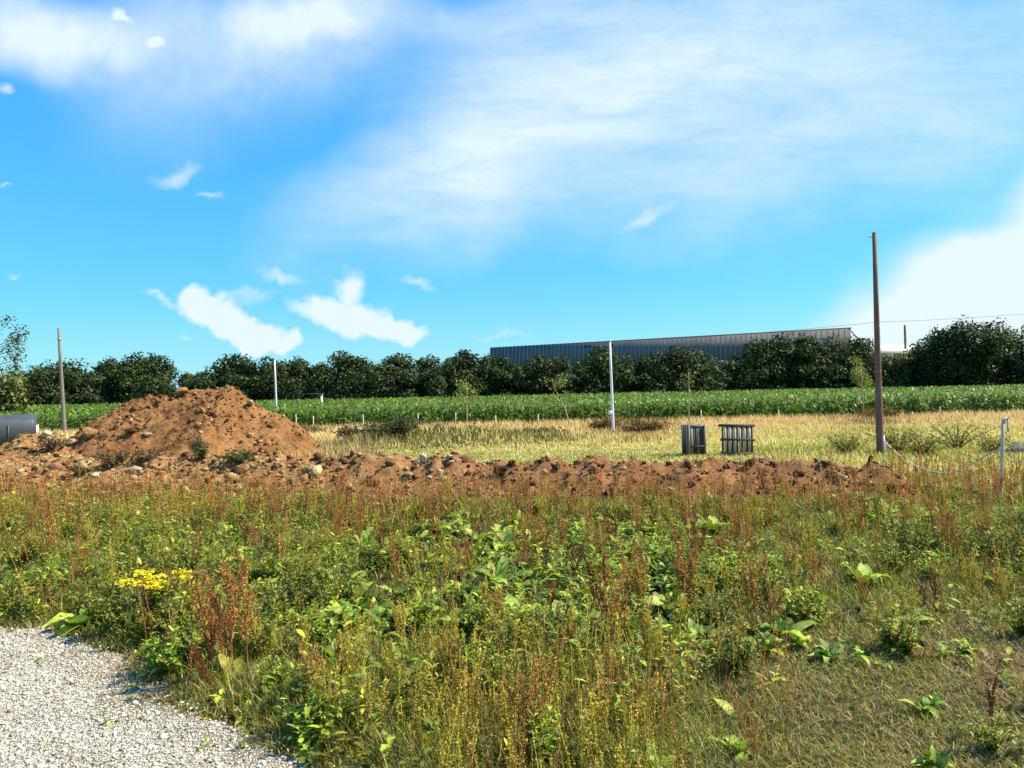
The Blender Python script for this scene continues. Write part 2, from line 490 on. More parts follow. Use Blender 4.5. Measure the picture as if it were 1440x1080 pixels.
# patch of grey hard standing at the right edge, beyond the white stake
hs = bpy.data.meshes.new("paved_path")
def path_mesh():
    a = [gnd(1412, 641), gnd(1424, 627), gnd(1560, 620), gnd(1700, 636)]
    V = [(p.x, p.y, float(zg(p.x, p.y)) + .12) for p in a] + [(p.x, p.y, -.2) for p in a]
    T = [(0, 2, 1), (0, 3, 2)]
    for i in range(4):
        j = (i + 1) % 4; T += [(i, j, j + 4), (i, j + 4, i + 4)]
    return make_mesh("paved_path", V, T, simple_mat("grey_asphalt", (.15, .15, .15), (.23, .23, .23), 14, .9, 0, .2))
tag(link("paved_path", path_mesh()), kind="structure")

# ------------------------------------------------------------------ soil mound and bank
mnd = link("soil_mound", grid_mesh("soil_mound", np.arange(-19.5, -5.2, .055), np.arange(21.2, 32.5, .055), zmound, M_SOIL, smooth=False,
           keep=lambda V: V[:, 2] > zg(V[:, 0], V[:, 1]) - .08))
tag(mnd, "large tall heap of orange brown excavated soil with a rounded peak", "soil heap")
rdg = link("soil_bank", grid_mesh("soil_bank", np.arange(-23, 8.6, .055), np.arange(12.4, 26.5, .055), zridge, M_RIDGE, smooth=False,
           keep=lambda V: V[:, 2] > zg(V[:, 0], V[:, 1]) - .08))
tag(rdg, "long low bank of reddish brown soil running across behind the weeds", "soil bank")

def zsurf(x, y): return np.maximum(np.maximum(zg(x, y), zmound(x, y)), zridge(x, y))

def clods():
    G = Geo()
    n = 52000
    x = rng.uniform(-22, 8.4, n); y = rng.uniform(12.6, 31, n)
    zm, zr, z0 = zmound(x, y), zridge(x, y), zg(x, y)
    k = (np.maximum(zm, zr) > z0 - .02) & (fbm(x * .8, y * .8, 91) + rng.normal(0, .35, n) > -.1)
    x, y, z = x[k], y[k], np.maximum(zm, zr)[k]; n = len(x)
    s = np.clip(rng.lognormal(math.log(.075), .55, n), .03, .36)
    col = pick([(.22, .10, .042), (.31, .16, .066), (.09, .04, .021), (.45, .32, .17)], [.42, .27, .21, .10], n, .2, .05)
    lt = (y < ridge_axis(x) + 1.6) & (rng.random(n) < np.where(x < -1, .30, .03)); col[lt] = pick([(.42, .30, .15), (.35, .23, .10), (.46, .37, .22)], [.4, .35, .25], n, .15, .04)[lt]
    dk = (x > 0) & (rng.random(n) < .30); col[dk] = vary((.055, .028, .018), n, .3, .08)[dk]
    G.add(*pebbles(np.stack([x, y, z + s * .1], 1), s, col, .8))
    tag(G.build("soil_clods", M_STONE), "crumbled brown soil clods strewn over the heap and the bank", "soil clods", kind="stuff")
clods()

# boulders and stones: every one a thing
def rock_mesh(name, seed, col):
    import bmesh
    bm = bmesh.new(); bmesh.ops.create_icosphere(bm, subdivisions=3, radius=1)
    r = np.random.default_rng(seed)
    planes = [(Vector(r.normal(0, 1, 3)).normalized(), r.uniform(.44, .72)) for _ in range(15)]
    for v in bm.verts:
        d = v.co.normalized(); k = 1.0
        for nrm, off in planes:
            dd = d.dot(nrm)
            if dd > 1e-3: k = min(k, off / dd)
        k += .05 * math.sin(9 * d.x + seed) * math.sin(8 * d.y + 2) + .035 * math.sin(17 * d.z + seed * 2) + .03 * r.normal()
        v.co = d * k
    V = np.array([v.co for v in bm.verts]); T = np.array([[v.index for v in f.verts] for f in bm.faces])
    bm.free()
    cc = np.repeat(np.asarray(col)[None], len(V), 0) * (1 + .16 * np.sin(V[:, :1] * 5 + seed) * np.sin(V[:, 2:] * 4))
    return make_mesh(name, V, T, M_STONE, cc)
PALE, OCHRE, BROWN, DARK, GREY = (.44, .34, .19), (.36, .22, .09), (.26, .13, .055), (.06, .035, .025), (.30, .24, .17)
ROCKS = {}
def boulder(px, py, wpx, hpx, Y, col, label, cat="boulder", group=None, sub=0.25, seed=None):
    seed = random.randint(0, 5) if seed is None else seed
    key = (seed, col)
    if key not in ROCKS: ROCKS[key] = rock_mesh("boulder", seed + 3, col)
    p = at(px, py, Y); w, h = wpx / F * Y, hpx / F * Y
    o = link("boulder", ROCKS[key], loc=p)
    o.scale = (w * .56, w * .48, h * .58); o.rotation_euler = (random.uniform(-.3, .3), random.uniform(-.3, .3), random.uniform(0, 6.28))
    return tag(o, label, cat, group)
def surf_at(px, py):
    """first hit of the pixel's ray with the soil surface"""
    Y = 11.0
    while Y < 40:
        p = at(px, py, Y)
        if p.z < float(zsurf(p.x, p.y)): return p, Y
        Y += .03
    Ys = np.arange(14, 30, .05); u, v = uv(px, py)
    d = zsurf(u * Ys, Ys) - (EYE + v * Ys); k = int(np.argmax(d)); Y = float(Ys[k]); p = at(px, py, Y); p.z += float(d[k])
    return p, Y
for px, py, w, h, col, label in [
    (257, 550, 22, 15, OCHRE, "ochre brown boulder sitting on the top edge of the big soil heap"),
    (353, 566, 13, 12, PALE, "pale stone on the upper right shoulder of the soil heap"),
    (127, 609, 34, 24, OCHRE, "large ochre boulder at the left foot of the soil heap"),
    (118, 655, 34, 22, (.42, .31, .14), "large yellow boulder in front of the left end of the heap"),
    (134, 668, 15, 11, (.62, .56, .44), "small bright white stone in front of the yellow boulder"),
    (190, 661, 28, 16, PALE, "wide pale boulder at the foot of the heap beside the weeds"),
    (63, 611, 17, 13, (.58, .52, .40), "white stone beside the right end of the grey tank"),
    (100, 622, 22, 16, PALE, "cream stone on the left lump of spoil below the wooden pole"),
    (28, 628, 14, 7, PALE, "flat pale stone in front of the grey tank"),
    (297, 592, 7, 7, (.72, .68, .58), "tiny white stone on the face of the heap"),
    (285, 577, 11, 11, OCHRE, "ochre lump of rock high on the face of the heap"),
    (240, 659, 11, 7, PALE, "small pale stone at the foot of the heap, left of two others"),
    (268, 659, 8, 6, PALE, "pale pebble at the foot of the heap, middle of three"),
    (289, 660, 13, 6, PALE, "flat pale stone at the foot of the heap, right of two others"),
    (352, 612, 12, 8, PALE, "pale stone on the right flank of the heap"),
    (80, 640, 12, 9, OCHRE, "ochre stone on the lump of spoil at the far left"),
    (208, 611, 14, 8, (.5, .37, .24), "flat tan stone half buried in the face of the heap"),
    (282, 608, 10, 8, PALE, "pale stone in the middle of the face of the heap"),
    (596, 645, 13, 18, (.66, .56, .36), "upright pale stone leaning on top of the soil bank"),
    (634, 643, 12, 8, PALE, "pale stone behind the top of the bank near the leaning stone"),
    (619, 665, 13, 12, (.60, .48, .28), "yellow stone in the front of the soil bank"),
    (575, 668, 22, 13, GREY, "broad grey stone low in the soil bank"),
    (702, 663, 27, 20, DARK, "big dark brown clod on top of the soil bank"),
    (845, 656, 15, 10, DARK, "dark brown clod on the crest right of the big clod"),
    (1183, 673, 24, 15, PALE, "pale boulder near the right end of the soil bank"),
    (1228, 680, 16, 10, (.5, .4, .28), "tan stone at the right end of the soil bank"),
    (940, 690, 22, 18, GREY, "grey stone in front of the bank among rusty stalks"),
    (1094, 676, 15, 9, DARK, "dark clod on the right part of the bank crest"),
    (1330, 700, 17, 10, DARK, "dark clod lying in the weeds beyond the end of the bank"),
    (1348, 703, 14, 8, BROWN, "brown clod in the weeds left of the white stake"),
]:
    p, Y = surf_at(px, py + h * .35)
    if px > 1250: Y = gnd(px, py + h * .5).y
    boulder(px, py, w, h, Y, col, label)
for i in range(90):                                     # many like stones along bank and heap
    while True:
        if random.random() < .6: x = random.uniform(-14, 7); y = float(ridge_axis(x)) + random.uniform(-.9, .7)
        else: x = random.uniform(-16.5, -7); y = random.uniform(23, 27)
        z = float(zsurf(x, y))
        if z > .12: break
    col = random.choice([PALE, OCHRE, BROWN, GREY, PALE])
    key = (random.randint(0, 5), col)
    if key not in ROCKS: ROCKS[key] = rock_mesh("stone", key[0] + 3, col)
    o = link("stone", ROCKS[key], loc=(x, y, z + .01)); s = random.uniform(.035, .11)
    o.scale = (s * random.uniform(.8, 1.3), s, s * .75); o.rotation_euler = (random.random(), random.random(), random.random() * 6)
    lab = {PALE: "small cream stone scattered on the brown soil", OCHRE: "small ochre stone scattered on the brown soil",
           BROWN: "small brown stone scattered on the brown soil", GREY: "small grey stone scattered on the brown soil"}[col]
    tag(o, lab, "stone", "small stones scattered on the soil")

# ------------------------------------------------------------------ near weeds
GREEN, OLIVE, LIME, STRAW, RUST, DKRED, GOLD = (.125, .172, .020), (.27, .23, .034), (.33, .40, .05), (.56, .44, .19), (.43, .195, .065), (.19, .05, .028), (.48, .37, .06)

def field(n, x0, x1, y0, y1):
    """scatter with more points near the camera, reaching well past both sides of the view"""
    n = int(n * 1.32)
    y = y0 * (y1 / y0) ** rng.random(n)
    x = rng.uniform(-1, 1, n) * (y * .96 + 1.3)
    return x, y

def weed_zone(x, y):
    px, py = proj(x, y, 0 * x)
    inside = (gravel_side(x, y) < .0) & (px > -420) & (px < 1950)
    n1 = fbm(x * .55, y * .55, 101); n2 = fbm(x * 1.6, y * 1.6, 111)
    short = sstep(880, 1180, px + 60 * n1) * sstep(800, 930, py + 60 * n2)      # low dry turf near right
    return px, py, inside, n1, n2, short

def near_grass():
    G = Geo(); n = 360000
    x, y = field(n, 3.0, 17.0, 3.0, 17.0); n = len(x)
    px, py, ins, n1, n2, short = weed_zone(x, y)
    k = ins & (zridge(x, y) < zg(x, y) + .05) & (n2 + rng.normal(0, .3, n) > -.30)
    x, y, n1, n2, short, px, py = (a[k] for a in (x, y, n1, n2, short, px, py)); n = len(x)
    tall = .17 + .13 * np.clip(n1 + .4, 0, 1) + .06 * n2
    leafy = sstep(430, 560, px) * sstep(1150, 950, px) * sstep(950, 900, py) * sstep(715, 760, py)
    h = tall * (1 - .68 * short) * (1 - .35 * leafy) * rng.uniform(.45, 1.35, n)
    edge = sstep(0, -.5, gravel_side(x, y)); h *= .45 + .55 * edge
    w = (.0035 + .0007 * y) * rng.uniform(.7, 1.5, n)
    dryp = np.clip(.26 + .30 * n2 + .30 * short, .05, .75)
    dry = rng.random(n) < dryp
    col = pick([GREEN, OLIVE, LIME], [.45, .38, .17], n, .22, .10)
    cd = pick([STRAW, (.26, .185, .10), (.33, .25, .10), (.20, .12, .075)], [.3, .3, .25, .15], n, .2, .06)
    col[dry] = cd[dry]
    th = (rng.random(n) < .55 * short * np.clip(.6 + 1.2 * fbm(x * 1.1, y * 1.1, 231), 0, 1)); col[th] = pick([(.20, .13, .07), (.12, .085, .045), (.36, .26, .15)], [.45, .3, .25], n, .2, .06)[th]
    lean = rng.uniform(.1, 1.1, n) + .5 * short * rng.random(n)
    z = zg(x, y) - .01
    kp = rng.random(n) > .72 * leafy
    x, y, z, h, w, lean, col = (q[kp] for q in (x, y, z, h, w, lean, col)); n = len(x)
    G.add(*blades(np.stack([x, y, z], 1), h, w, rng.uniform(0, 6.283, n), np.clip(lean, 0, 1.5), col))
    tag(G.build("rough_grass", M_GRASS), "rough green and straw coloured grass covering the near field", "grass", kind="stuff")
near_grass()

def matted():
    G = Geo(); n = 120000
    x, y = field(n, 3.0, 9.5, 3.0, 9.5); n = len(x); px, py, ins, n1, n2, short = weed_zone(x, y)
    k = ins & (rng.random(n) < short * 1.1); x, y, n1, n2 = x[k], y[k], n1[k], n2[k]; n = len(x); q = fbm(x * 1.2, y * 1.2, 251)
    col = pick([GREEN, OLIVE, (.20, .23, .04)], [.4, .35, .25], n, .22, .08); cd = pick([STRAW, (.42, .30, .15), (.24, .15, .075), (.13, .085, .045)], [.28, .30, .25, .17], n, .2, .06)
    d = rng.random(n) < np.clip(.45 + 1.1 * q, .12, .92); col[d] = cd[d]
    G.add(*blades(np.stack([x, y, zg(x, y) - .005], 1), rng.uniform(.03, .10, n) * (1 + .5 * n2), (.003 + .0006 * y) * rng.uniform(.7, 1.4, n), rng.uniform(0, 6.283, n), rng.uniform(.5, 1.9, n), col))
    tag(G.build("matted_grass", M_GRASS), "short matted grass with dry straw patches in the near right corner", "grass", kind="stuff")
matted()

def seedlings():
    G = Geo(); n = 900
    x = rng.uniform(-6, .6, n); y = rng.uniform(3.0, 7.4, n); g = gravel_side(x, y)
    k = (g > -.1) & (g < .7) & (rng.random(n) < .35 * np.exp(-g / .25)); x, y = x[k], y[k]; n = len(x)
    i = np.repeat(np.arange(n), 7); m = len(i); L = rng.uniform(.02, .07, m)
    pos = np.stack([x[i], y[i], zg(x, y)[i] + .03], 1) + rng.normal(0, .012, (m, 3)) * [1, 1, .2]
    G.add(*leaves(pos, rng.uniform(0, 6.283, m), rng.uniform(.1, .9, m), L, L * rng.uniform(.25, .5, m), rng.uniform(.1, .6, m), pick([GREEN, OLIVE, LIME, (.28, .13, .06)], [.4, .25, .2, .15], m, .2, .08)))
    tag(G.build("seedlings", M_LEAF), "tiny weed seedlings sprouting from the gravel edge", "seedlings", kind="stuff")
seedlings()

def litter():
    G = Geo(); n = 34000
    x = rng.uniform(-6, .6, n); y = rng.uniform(3.0, 7.4, n); g = gravel_side(x, y)
    k = (g > -.5) & (g < .8) & (rng.random(n) < np.exp(-((g + .05) / .34) ** 2) * np.clip(.55 + fbm(x * 1.5, y * 1.5, 311), .05, 1)); x, y = x[k], y[k]; n = len(x)
    G.add(*blades(np.stack([x, y, zg(x, y) + .012], 1), rng.uniform(.03, .12, n), rng.uniform(.004, .009, n), rng.uniform(0, 6.283, n), rng.uniform(.8, 1.8, n),
                  pick([(.34, .21, .10), (.22, .12, .06), (.44, .34, .18), (.14, .15, .04)], [.35, .25, .25, .15], n, .2, .06)))
    tag(G.build("dry_litter", M_GRASS), "brown dead grass litter along the edge of the gravel", "dead grass", kind="stuff")
litter()

def near_herbs():
    """low leafy ground cover: upright stems with small leaves"""
    G = Geo(); n = 26000
    x, y = field(n, 3.2, 16.2, 3.2, 16.2); n = len(x)
    px, py, ins, n1, n2, short = weed_zone(x, y)
    k = ins & (zridge(x, y) < zg(x, y) + .03) & (rng.random(n) < np.clip(.18 + 1.1 * n1 + .6 * n2, .0, 1) * (1 - .72 * short))
    x, y, n1, n2, short, px = (a[k] for a in (x, y, n1, n2, short, px)); n = len(x)
    h = (.16 + .22 * rng.random(n)) * (1 - .5 * short) * (1 + .35 * sstep(500, 200, px) * sstep(5, 7, y))
    h *= .4 + .6 * sstep(0, -.6, gravel_side(x, y))
    per = 9
    i = np.repeat(np.arange(n), per); t = rng.uniform(.15, 1, n * per)
    lz = rng.normal(0, .06, (n, 2))
    pos = np.stack([x[i] + lz[i, 0] * t, y[i] + lz[i, 1] * t, zg(x, y)[i] + h[i] * t], 1)
    base = pick([GREEN, (.07, .115, .028), OLIVE, LIME], [.34, .16, .26, .24], n, .25, .08)
    ln = (.035 + .085 * rng.random(n * per) ** 1.5) * (.8 + .03 * y[i])
    G.add(*leaves(pos, rng.uniform(0, 6.283, n * per), rng.uniform(-.1, .9, n * per), ln, ln * rng.uniform(.28, .5, n * per),
                  rng.uniform(.1, .5, n * per), base[i] * rng.uniform(.8, 1.25, (n * per, 1)), PROF_LANCE))
    tag(G.build("low_weeds", M_LEAF), "low green leafy weeds filling the near field", "weeds", kind="stuff")
near_herbs()

def stalk_set(x, y, h, col_stem, col_seed, seeds=44, seed_size=.010, branch=True, G=None, Gs=None):
    """thin curved stems with seed clusters in the upper two thirds"""
    n = len(x); G = G or Geo(); Gs = Gs or Geo()
    az = rng.uniform(0, 6.283, n); ln = rng.uniform(.02, .28, n)
    tt = np.array([0, .3, .6, 1.0])
    z0 = zg(x, y) if not np.isscalar(x) else 0
    P = np.zeros((n, 4, 3))
    for k, t in enumerate(tt):
        P[:, k, 0] = x + np.cos(az) * ln * h * t ** 1.7; P[:, k, 1] = y + np.sin(az) * ln * h * t ** 1.7; P[:, k, 2] = z0 + h * t * (1 - .1 * ln)
    r0 = .0016 + .00022 * y
    G.add(*tubes(P, r0[:, None] * np.array([1.2, 1, .8, .4])[None], 3, col_stem))
    i = np.repeat(np.arange(n), seeds); m = len(i)
    t = .32 + .68 * rng.random(m) ** .85
    br = np.sin(t * 37 + i) > .0
    off = (.006 + .034 * (1 - t)) * rng.uniform(.2, 1.5, m) * (h[i] / .6) * np.where(br, 1.6, .7)
    a2 = rng.uniform(0, 6.283, m)
    px_ = x[i] + np.cos(az[i]) * ln[i] * h[i] * t ** 1.7 + np.cos(a2) * off
    py_ = y[i] + np.sin(az[i]) * ln[i] * h[i] * t ** 1.7 + np.sin(a2) * off
    pz_ = z0[i] + h[i] * t * (1 - .1 * ln[i]) + off * .9
    s = (seed_size + .0009 * y[i]) * rng.uniform(.6, 1.4, m)
    Gs.add(*flakes(np.stack([px_, py_, pz_], 1), s, col_seed[i] * rng.uniform(.7, 1.3, (m, 1)), None, 1, .75, .5))
    return G, Gs

def far_stalks():
    n = 12500
    x, y = field(n, 3.3, 16.8, 3.3, 16.8); n = len(x)
    px, py, ins, n1, n2, short = weed_zone(x, y)
    back = sstep(9.5, 13.0, y)
    bottom_mid = sstep(420, 560, px) * sstep(1010, 900, px) * sstep(880, 960, py)
    leafy = sstep(430, 560, px) * sstep(1250, 1000, px) * sstep(950, 900, py) * sstep(735, 785, py)
    d = .12 + .85 * back + .65 * bottom_mid - .25 * leafy + .75 * fbm(x * 1.3, y * 1.3, 203) - .3 * short
    k = ins & (zridge(x, y) < zg(x, y) + .20) & (rng.random(n) < d) & (gravel_side(x, y) < -.25)
    x, y, back, bm_, n1, n2, short = (a[k] for a in (x, y, back, bottom_mid, n1, n2, short)); n = len(x)
    h = rng.uniform(.28, .66, n) * (1 - .35 * short) * (1 + .15 * back) * (1 - .22 * bm_)
    rust = np.clip(.42 + .45 * back + .4 * n2 - .3 * bm_, .05, .95)
    rust = np.clip(rust - .12 * (1 - back) + .55 * (fbm(x * 1.1, y * 1.1, 201) > .22), .04, .97)
    isr = rng.random(n) < rust
    cs = pick([RUST, (.46, .23, .075), DKRED], [.5, .42, .08], n, .18, .08); cg = pick([GOLD, OLIVE, (.20, .17, .05)], [.45, .3, .25], n, .18, .08)
    col = np.where(isr[:, None], cs, cg)
    G, Gs = stalk_set(x, y, h, col * .9, col, 46, .007)
    V = np.concatenate(G.v + Gs.v); g2 = Geo()
    for A in (G, Gs):
        g2.add(np.concatenate(A.v), np.concatenate(A.t), np.concatenate(A.c))
    tag(g2.build("seeding_stalks", M_DRY), "thin rusty and olive seeding stalks rising all over the near weeds", "weed stalks", kind="stuff")
far_stalks()

# --- individual docks -------------------------------------------------------
def dock_variant(seed, kind):
    """returns the meshes of stem, seed_head and foliage"""
    stems, heads, lv = Geo(), Geo(), Geo()
    ns = {"red": 3, "rust": 4, "olive": 4}[kind]
    cs = {"red": (.19, .055, .03), "rust": RUST, "olive": GOLD}[kind]
    ang = rng.uniform(0, 6.283, ns); rad = rng.uniform(0, .07, ns)
    x, y = np.cos(ang) * rad, np.sin(ang) * rad
    h = rng.uniform(.48, .82, ns)
    az = rng.uniform(0, 6.283, ns); ln = rng.uniform(.04, .3, ns)
    tt = np.linspace(0, 1, 6)
    P = np.stack([np.stack([x + np.cos(az) * ln * h * t ** 1.6, y + np.sin(az) * ln * h * t ** 1.6, h * t * (1 - .1 * ln)], 1) for t in tt], 1)
    stems.add(*tubes(P, np.linspace(.0045, .0018, 6)[None], 4, np.array(cs) * .9))
    for s in range(ns):
        nb = 8
        for b in range(nb):
            t = .34 + .56 * b / nb + random.uniform(-.03, .03)
            base = np.array([x[s] + math.cos(az[s]) * ln[s] * h[s] * t ** 1.6, y[s] + math.sin(az[s]) * ln[s] * h[s] * t ** 1.6, h[s] * t * (1 - .1 * ln[s])])
            L = h[s] * (.30 - .20 * (t - .34) / .66) * random.uniform(.6, 1.2); a = random.uniform(0, 6.283)
            d = np.array([math.cos(a) * .42, math.sin(a) * .42, .9])
            bp = np.stack([base, base + d * L * .5 + np.array([math.cos(a), math.sin(a), 0]) * L * .07, base + d * L])
            stems.add(*tubes(bp[None], np.array([[.0025, .002, .001]]), 3, np.array(cs) * .9))
            m = int(34 * L / .15); tb = rng.uniform(.1, 1, m)
            q = base + d[None] * (L * tb)[:, None] + rng.normal(0, .006, (m, 3))
            c = vary(cs, m, .25, .1)
            heads.add(*flakes(q, rng.uniform(.008, .017, m), c, None, 1, .8, .5))
        m = 80; tb = rng.uniform(.72, 1, m)
        q = np.stack([x[s] + math.cos(az[s]) * ln[s] * h[s] * tb ** 1.6, y[s] + math.sin(az[s]) * ln[s] * h[s] * tb ** 1.6, h[s] * tb * (1 - .1 * ln[s])], 1) + rng.normal(0, .007, (m, 3))
        heads.add(*flakes(q, rng.uniform(.008, .016, m), vary(cs, m, .25, .1), None, 1, .8, .5))
    nl = 9
    al = rng.uniform(0, 6.283, nl); Ln = rng.uniform(.12, .24, nl)
    lv.add(*leaves(np.zeros((nl, 3)) + rng.normal(0, .02, (nl, 3)) * [1, 1, 0] + [0, 0, .01], al, rng.uniform(.4, 1.2, nl), Ln, Ln * rng.uniform(.26, .4, nl),
                   rng.uniform(.2, .7, nl), pick([GREEN, LIME, OLIVE, (.25, .10, .04)], [.45, .25, .2, .1], nl, .2, .08), PROF_DOCK, .3, .012))
    return (stems.mesh("stem", M_DRY), heads.mesh("seed_head", M_DRY), lv.mesh("foliage", M_LEAF))
DV = {k: [dock_variant(i, k) for i in range(4)] for k in ("red", "rust", "olive")}
DLAB = {"red": "dark red seeding dock standing among the green weeds", "rust": "rusty brown seeding dock standing among the green weeds",
        "olive": "olive yellow seeding dock standing among the green weeds"}
def dock(x, y, s, kind, label=None, group="seeding docks in the near weeds", lean=None):
    e = empty("dock_plant", (x, y, float(zg(x, y)) - .01), label or DLAB[kind], "dock plant", group, random.uniform(0, 6.28))
    e.scale = (s, s, s * random.uniform(.9, 1.1))
    if lean: e.rotation_euler = lean
    for nm, me in zip(("stem", "seed_head", "foliage"), random.choice(DV[kind])):
        o = bpy.data.objects.new(nm, me); C.objects.link(o); o.parent = e
    return e
for px, py, hp, kind, label, lean in [
    (1318, 868, 82, "red", "tall dark red dock leaning to the right in the right-hand weeds", (0, .35, 1.0)),
    (1300, 865, 60, "red", "short dark red dock just left of the leaning red dock", None),
    (1058, 895, 150, "rust", "tall narrow rusty dock rising above broad leaves on the right", None),
    (968, 880, 150, "rust", "tall thin rusty dock left of the broad leaved clump", None),
    (868, 940, 150, "rust", "reddish dock with spreading stems right of centre", None),
    (845, 905, 130, "red", "dark red dock beside the reddish spreading dock", None),
    (330, 965, 200, "rust", "tall rusty dock at the edge of the gravel", None),
    (300, 930, 130, "rust", "orange brown dock beside the yellow flowers", None),
    (310, 985, 90, "red", "wine red dock low at the gravel edge", (0.2, -.5, 0)),
    (1395, 1040, 90, "red", "small dark red dock in the near right corner grass", None),
    (745, 1085, 190, "rust", "reddish dock at the bottom edge of the view", None),
]:
    p = gnd(px, py); s = hp / F * p.y / .72
    dock(p.x, p.y, s, kind, label, None, lean)
cnt = 0
while cnt < 235:
    y = 3.6 * (14.5 / 3.6) ** (random.random() ** .8); x = random.uniform(-1, 1) * (y * .70 + .3)
    px, py, ins, n1, n2, short = (np.asarray(a).reshape(-1)[0] for a in weed_zone(np.array([x]), np.array([y])))
    if not ins or gravel_side(np.array([x]), np.array([y]))[0] > -.3: continue
    if float(zridge(np.array([x]), np.array([y]))[0]) > .1: continue
    if random.random() > .62 + .6 * n1 - .55 * short: continue
    if px < 420 and py > 800 and random.random() < .5: continue
    bm_ = 420 < px < 1000 and py > 880
    k = random.choices(["red", "rust", "olive"], [.05, .35, .60] if bm_ else [.10, .52, .38])[0]
    dock(x, y, random.uniform(.55, .98) * (1 - .3 * short) * (.8 if bm_ else 1), k); cnt += 1

# --- broad leaved rosettes --------------------------------------------------
def rosette(seed, big):
    G = Geo(); nl = random.randint(15, 24)
    al = rng.uniform(0, 6.283, nl); Ln = rng.uniform(.14, .33, nl) * (1.15 if big else .9)
    G.add(*leaves(rng.normal(0, .025, (nl, 3)) * [1, 1, 0] + [0, 0, .02], al, rng.uniform(.5, 1.3, nl), Ln, Ln * rng.uniform(.22, .36, nl),
                  rng.uniform(.25, .95, nl), pick([(.11, .18, .03), LIME, (.30, .38, .07), OLIVE], [.36, .34, .2, .1], nl, .16, .06), PROF_DOCK, .28, .018))
    S = Geo()
    tip = np.stack([np.cos(al) * Ln * .25, np.sin(al) * Ln * .25, Ln * .2 + .02], 1)
    S.add(*tubes(np.stack([np.zeros((nl, 3)), tip * .5, tip], 1), np.array([[.004, .003, .002]]), 3, (.16, .17, .05)))
    return G.mesh("foliage", M_LEAF), S.mesh("stalk", M_LEAF)
RV = [rosette(i, i < 3) for i in range(7)]
def rosette_at(x, y, s, label, group):
    e = empty("broadleaf_plant", (x, y, float(zg(x, y)) - .005), label, "leafy plant", group, random.uniform(0, 6.28))
    e.scale = (s, s, s)
    for nm, me in zip(("foliage", "stalk"), random.choice(RV)):
        o = bpy.data.objects.new(nm, me); C.objects.link(o); o.parent = e
for px, py, s, label in [
    (1100, 905, .95, "broad light green leaved plant right of centre below the tall thin dock"),
    (1165, 935, .85, "broad green leaved plant with flat leaves on the dry turf"),
    (1150, 880, .9, "pale leaved plant behind the broad leaved clump on the right"),
    (1240, 945, .55, "small broad leaved plant on the dry turf at right"),
    (1385, 865, .6, "single pale leaved plant near the right edge of the field"),
    (848, 835, 1.1, "plant with shiny lime leaves in the centre right of the weeds"),
    (650, 815, 1.1, "plant with one broad lit leaf in the middle of the weeds"),
    (520, 950, 1.1, "clump of long upright lime leaves left of centre"),
    (555, 960, 1.0, "bright lime leaved plant beside the upright clump"),
    (1040, 1062, .6, "bright green leaved plant at the bottom right of the weeds"),
    (1310, 1085, .6, "grey green broad leaf at the bottom right edge"),
    (815, 1065, .7, "bright green leaved plant at the bottom centre"),
    (345, 1010, .7, "broad leaved plant at the gravel edge below the red dock"),
]:
    p = gnd(px, py); rosette_at(p.x, p.y, s, label, None)
cnt = 0
while cnt < 285:
    y = 3.6 * (14.0 / 3.6) ** (random.random() ** .9); x = random.uniform(-1, 1) * (y * .70 + .3)
    px, py, ins, n1, n2, short = (np.asarray(a).reshape(-1)[0] for a in weed_zone(np.array([x]), np.array([y])))
    if not ins or gravel_side(np.array([x]), np.array([y]))[0] > -.25 or float(zridge(np.array([x]), np.array([y]))[0]) > .03: continue
    mid = 1.0 if 470 < px < 1000 and 730 < py < 930 else .38
    if py > 930 and 420 < px < 1000: mid = .3
    if random.random() > mid * (1 - .7 * short) * (.8 + .5 * n2): continue
    rosette_at(x, y, random.uniform(.7, 1.15) * (.72 if y < 5.5 else 1.25) * (1 - .25 * short), "green broad leaved dock rosette low among the weeds", "broad leaved rosettes in the weeds"); cnt += 1

# --- ragwort with yellow flowers ---------------------------------------------
def ragwort(px, py, hpx, label, wide=1.0, heads=120):
    p = gnd(px, py); H = hpx / F * p.y
    e = empty("yellow_flower", (p.x, p.y, float(zg(p.x, p.y))), label, "wildflower")
    st, lf = Geo(), Geo(); ns = max(4, int(16 * wide))
    for s in range(ns):
        a = random.uniform(0, 6.28); r = random.uniform(.05, .32) * wide; hh = H * random.uniform(.58, 1.0)
        tip = np.array([math.cos(a) * r, math.sin(a) * r, hh]); mid = tip * [.35, .35, .55]
        st.add(*tubes(np.stack([np.zeros(3), mid, tip])[None], np.array([[.005, .004, .0025]]), 4, (.12, .13, .04)))
        m = 34; t = rng.uniform(.08, .95, m)
        q = tip[None] * np.stack([t ** 1.6, t ** 1.6, t], 1)
        ln = rng.uniform(.045, .10, m)
        lf.add(*leaves(q, rng.uniform(0, 6.283, m), rng.uniform(0, .9, m), ln, ln * .34, rng.uniform(.1, .5, m), pick([GREEN, (.06, .10, .028), OLIVE], [.5, .3, .2], m, .2, .08), PROF_LANCE))
        if s % 4 == 3 and wide > .6: continue
        m = max(8, int(heads * 1.7) // ns)
        q = tip[None] + np.clip(rng.normal(0, 1, (m, 3)), -1.7, 1.7) * [.04, .04, .014]
        if heads: Geo().add(*flakes(q, rng.uniform(.030, .048, m), vary((.70, .57, .03), m, .12, .06), np.array([[0, 0, 1.2]]), .7, .9, -.2)).build("flower_head", M_FLOWER, e)
        for c in range(5):
            b = q[c]; st.add(*tubes(np.stack([tip * .93, (tip * .93 + b) / 2, b])[None], np.array([[.002, .0015, .001]]), 3, (.14, .16, .04)))
    st.build("stem", M_LEAF, e); lf.build("foliage", M_LEAF, e)
ragwort(212, 893, 95, "tall bushy weed topped with a wide spray of yellow flowers by the gravel", 1.0, 420)
ragwort(226, 935, 22, "small low yellow flower at the very edge of the gravel", .22, 14)
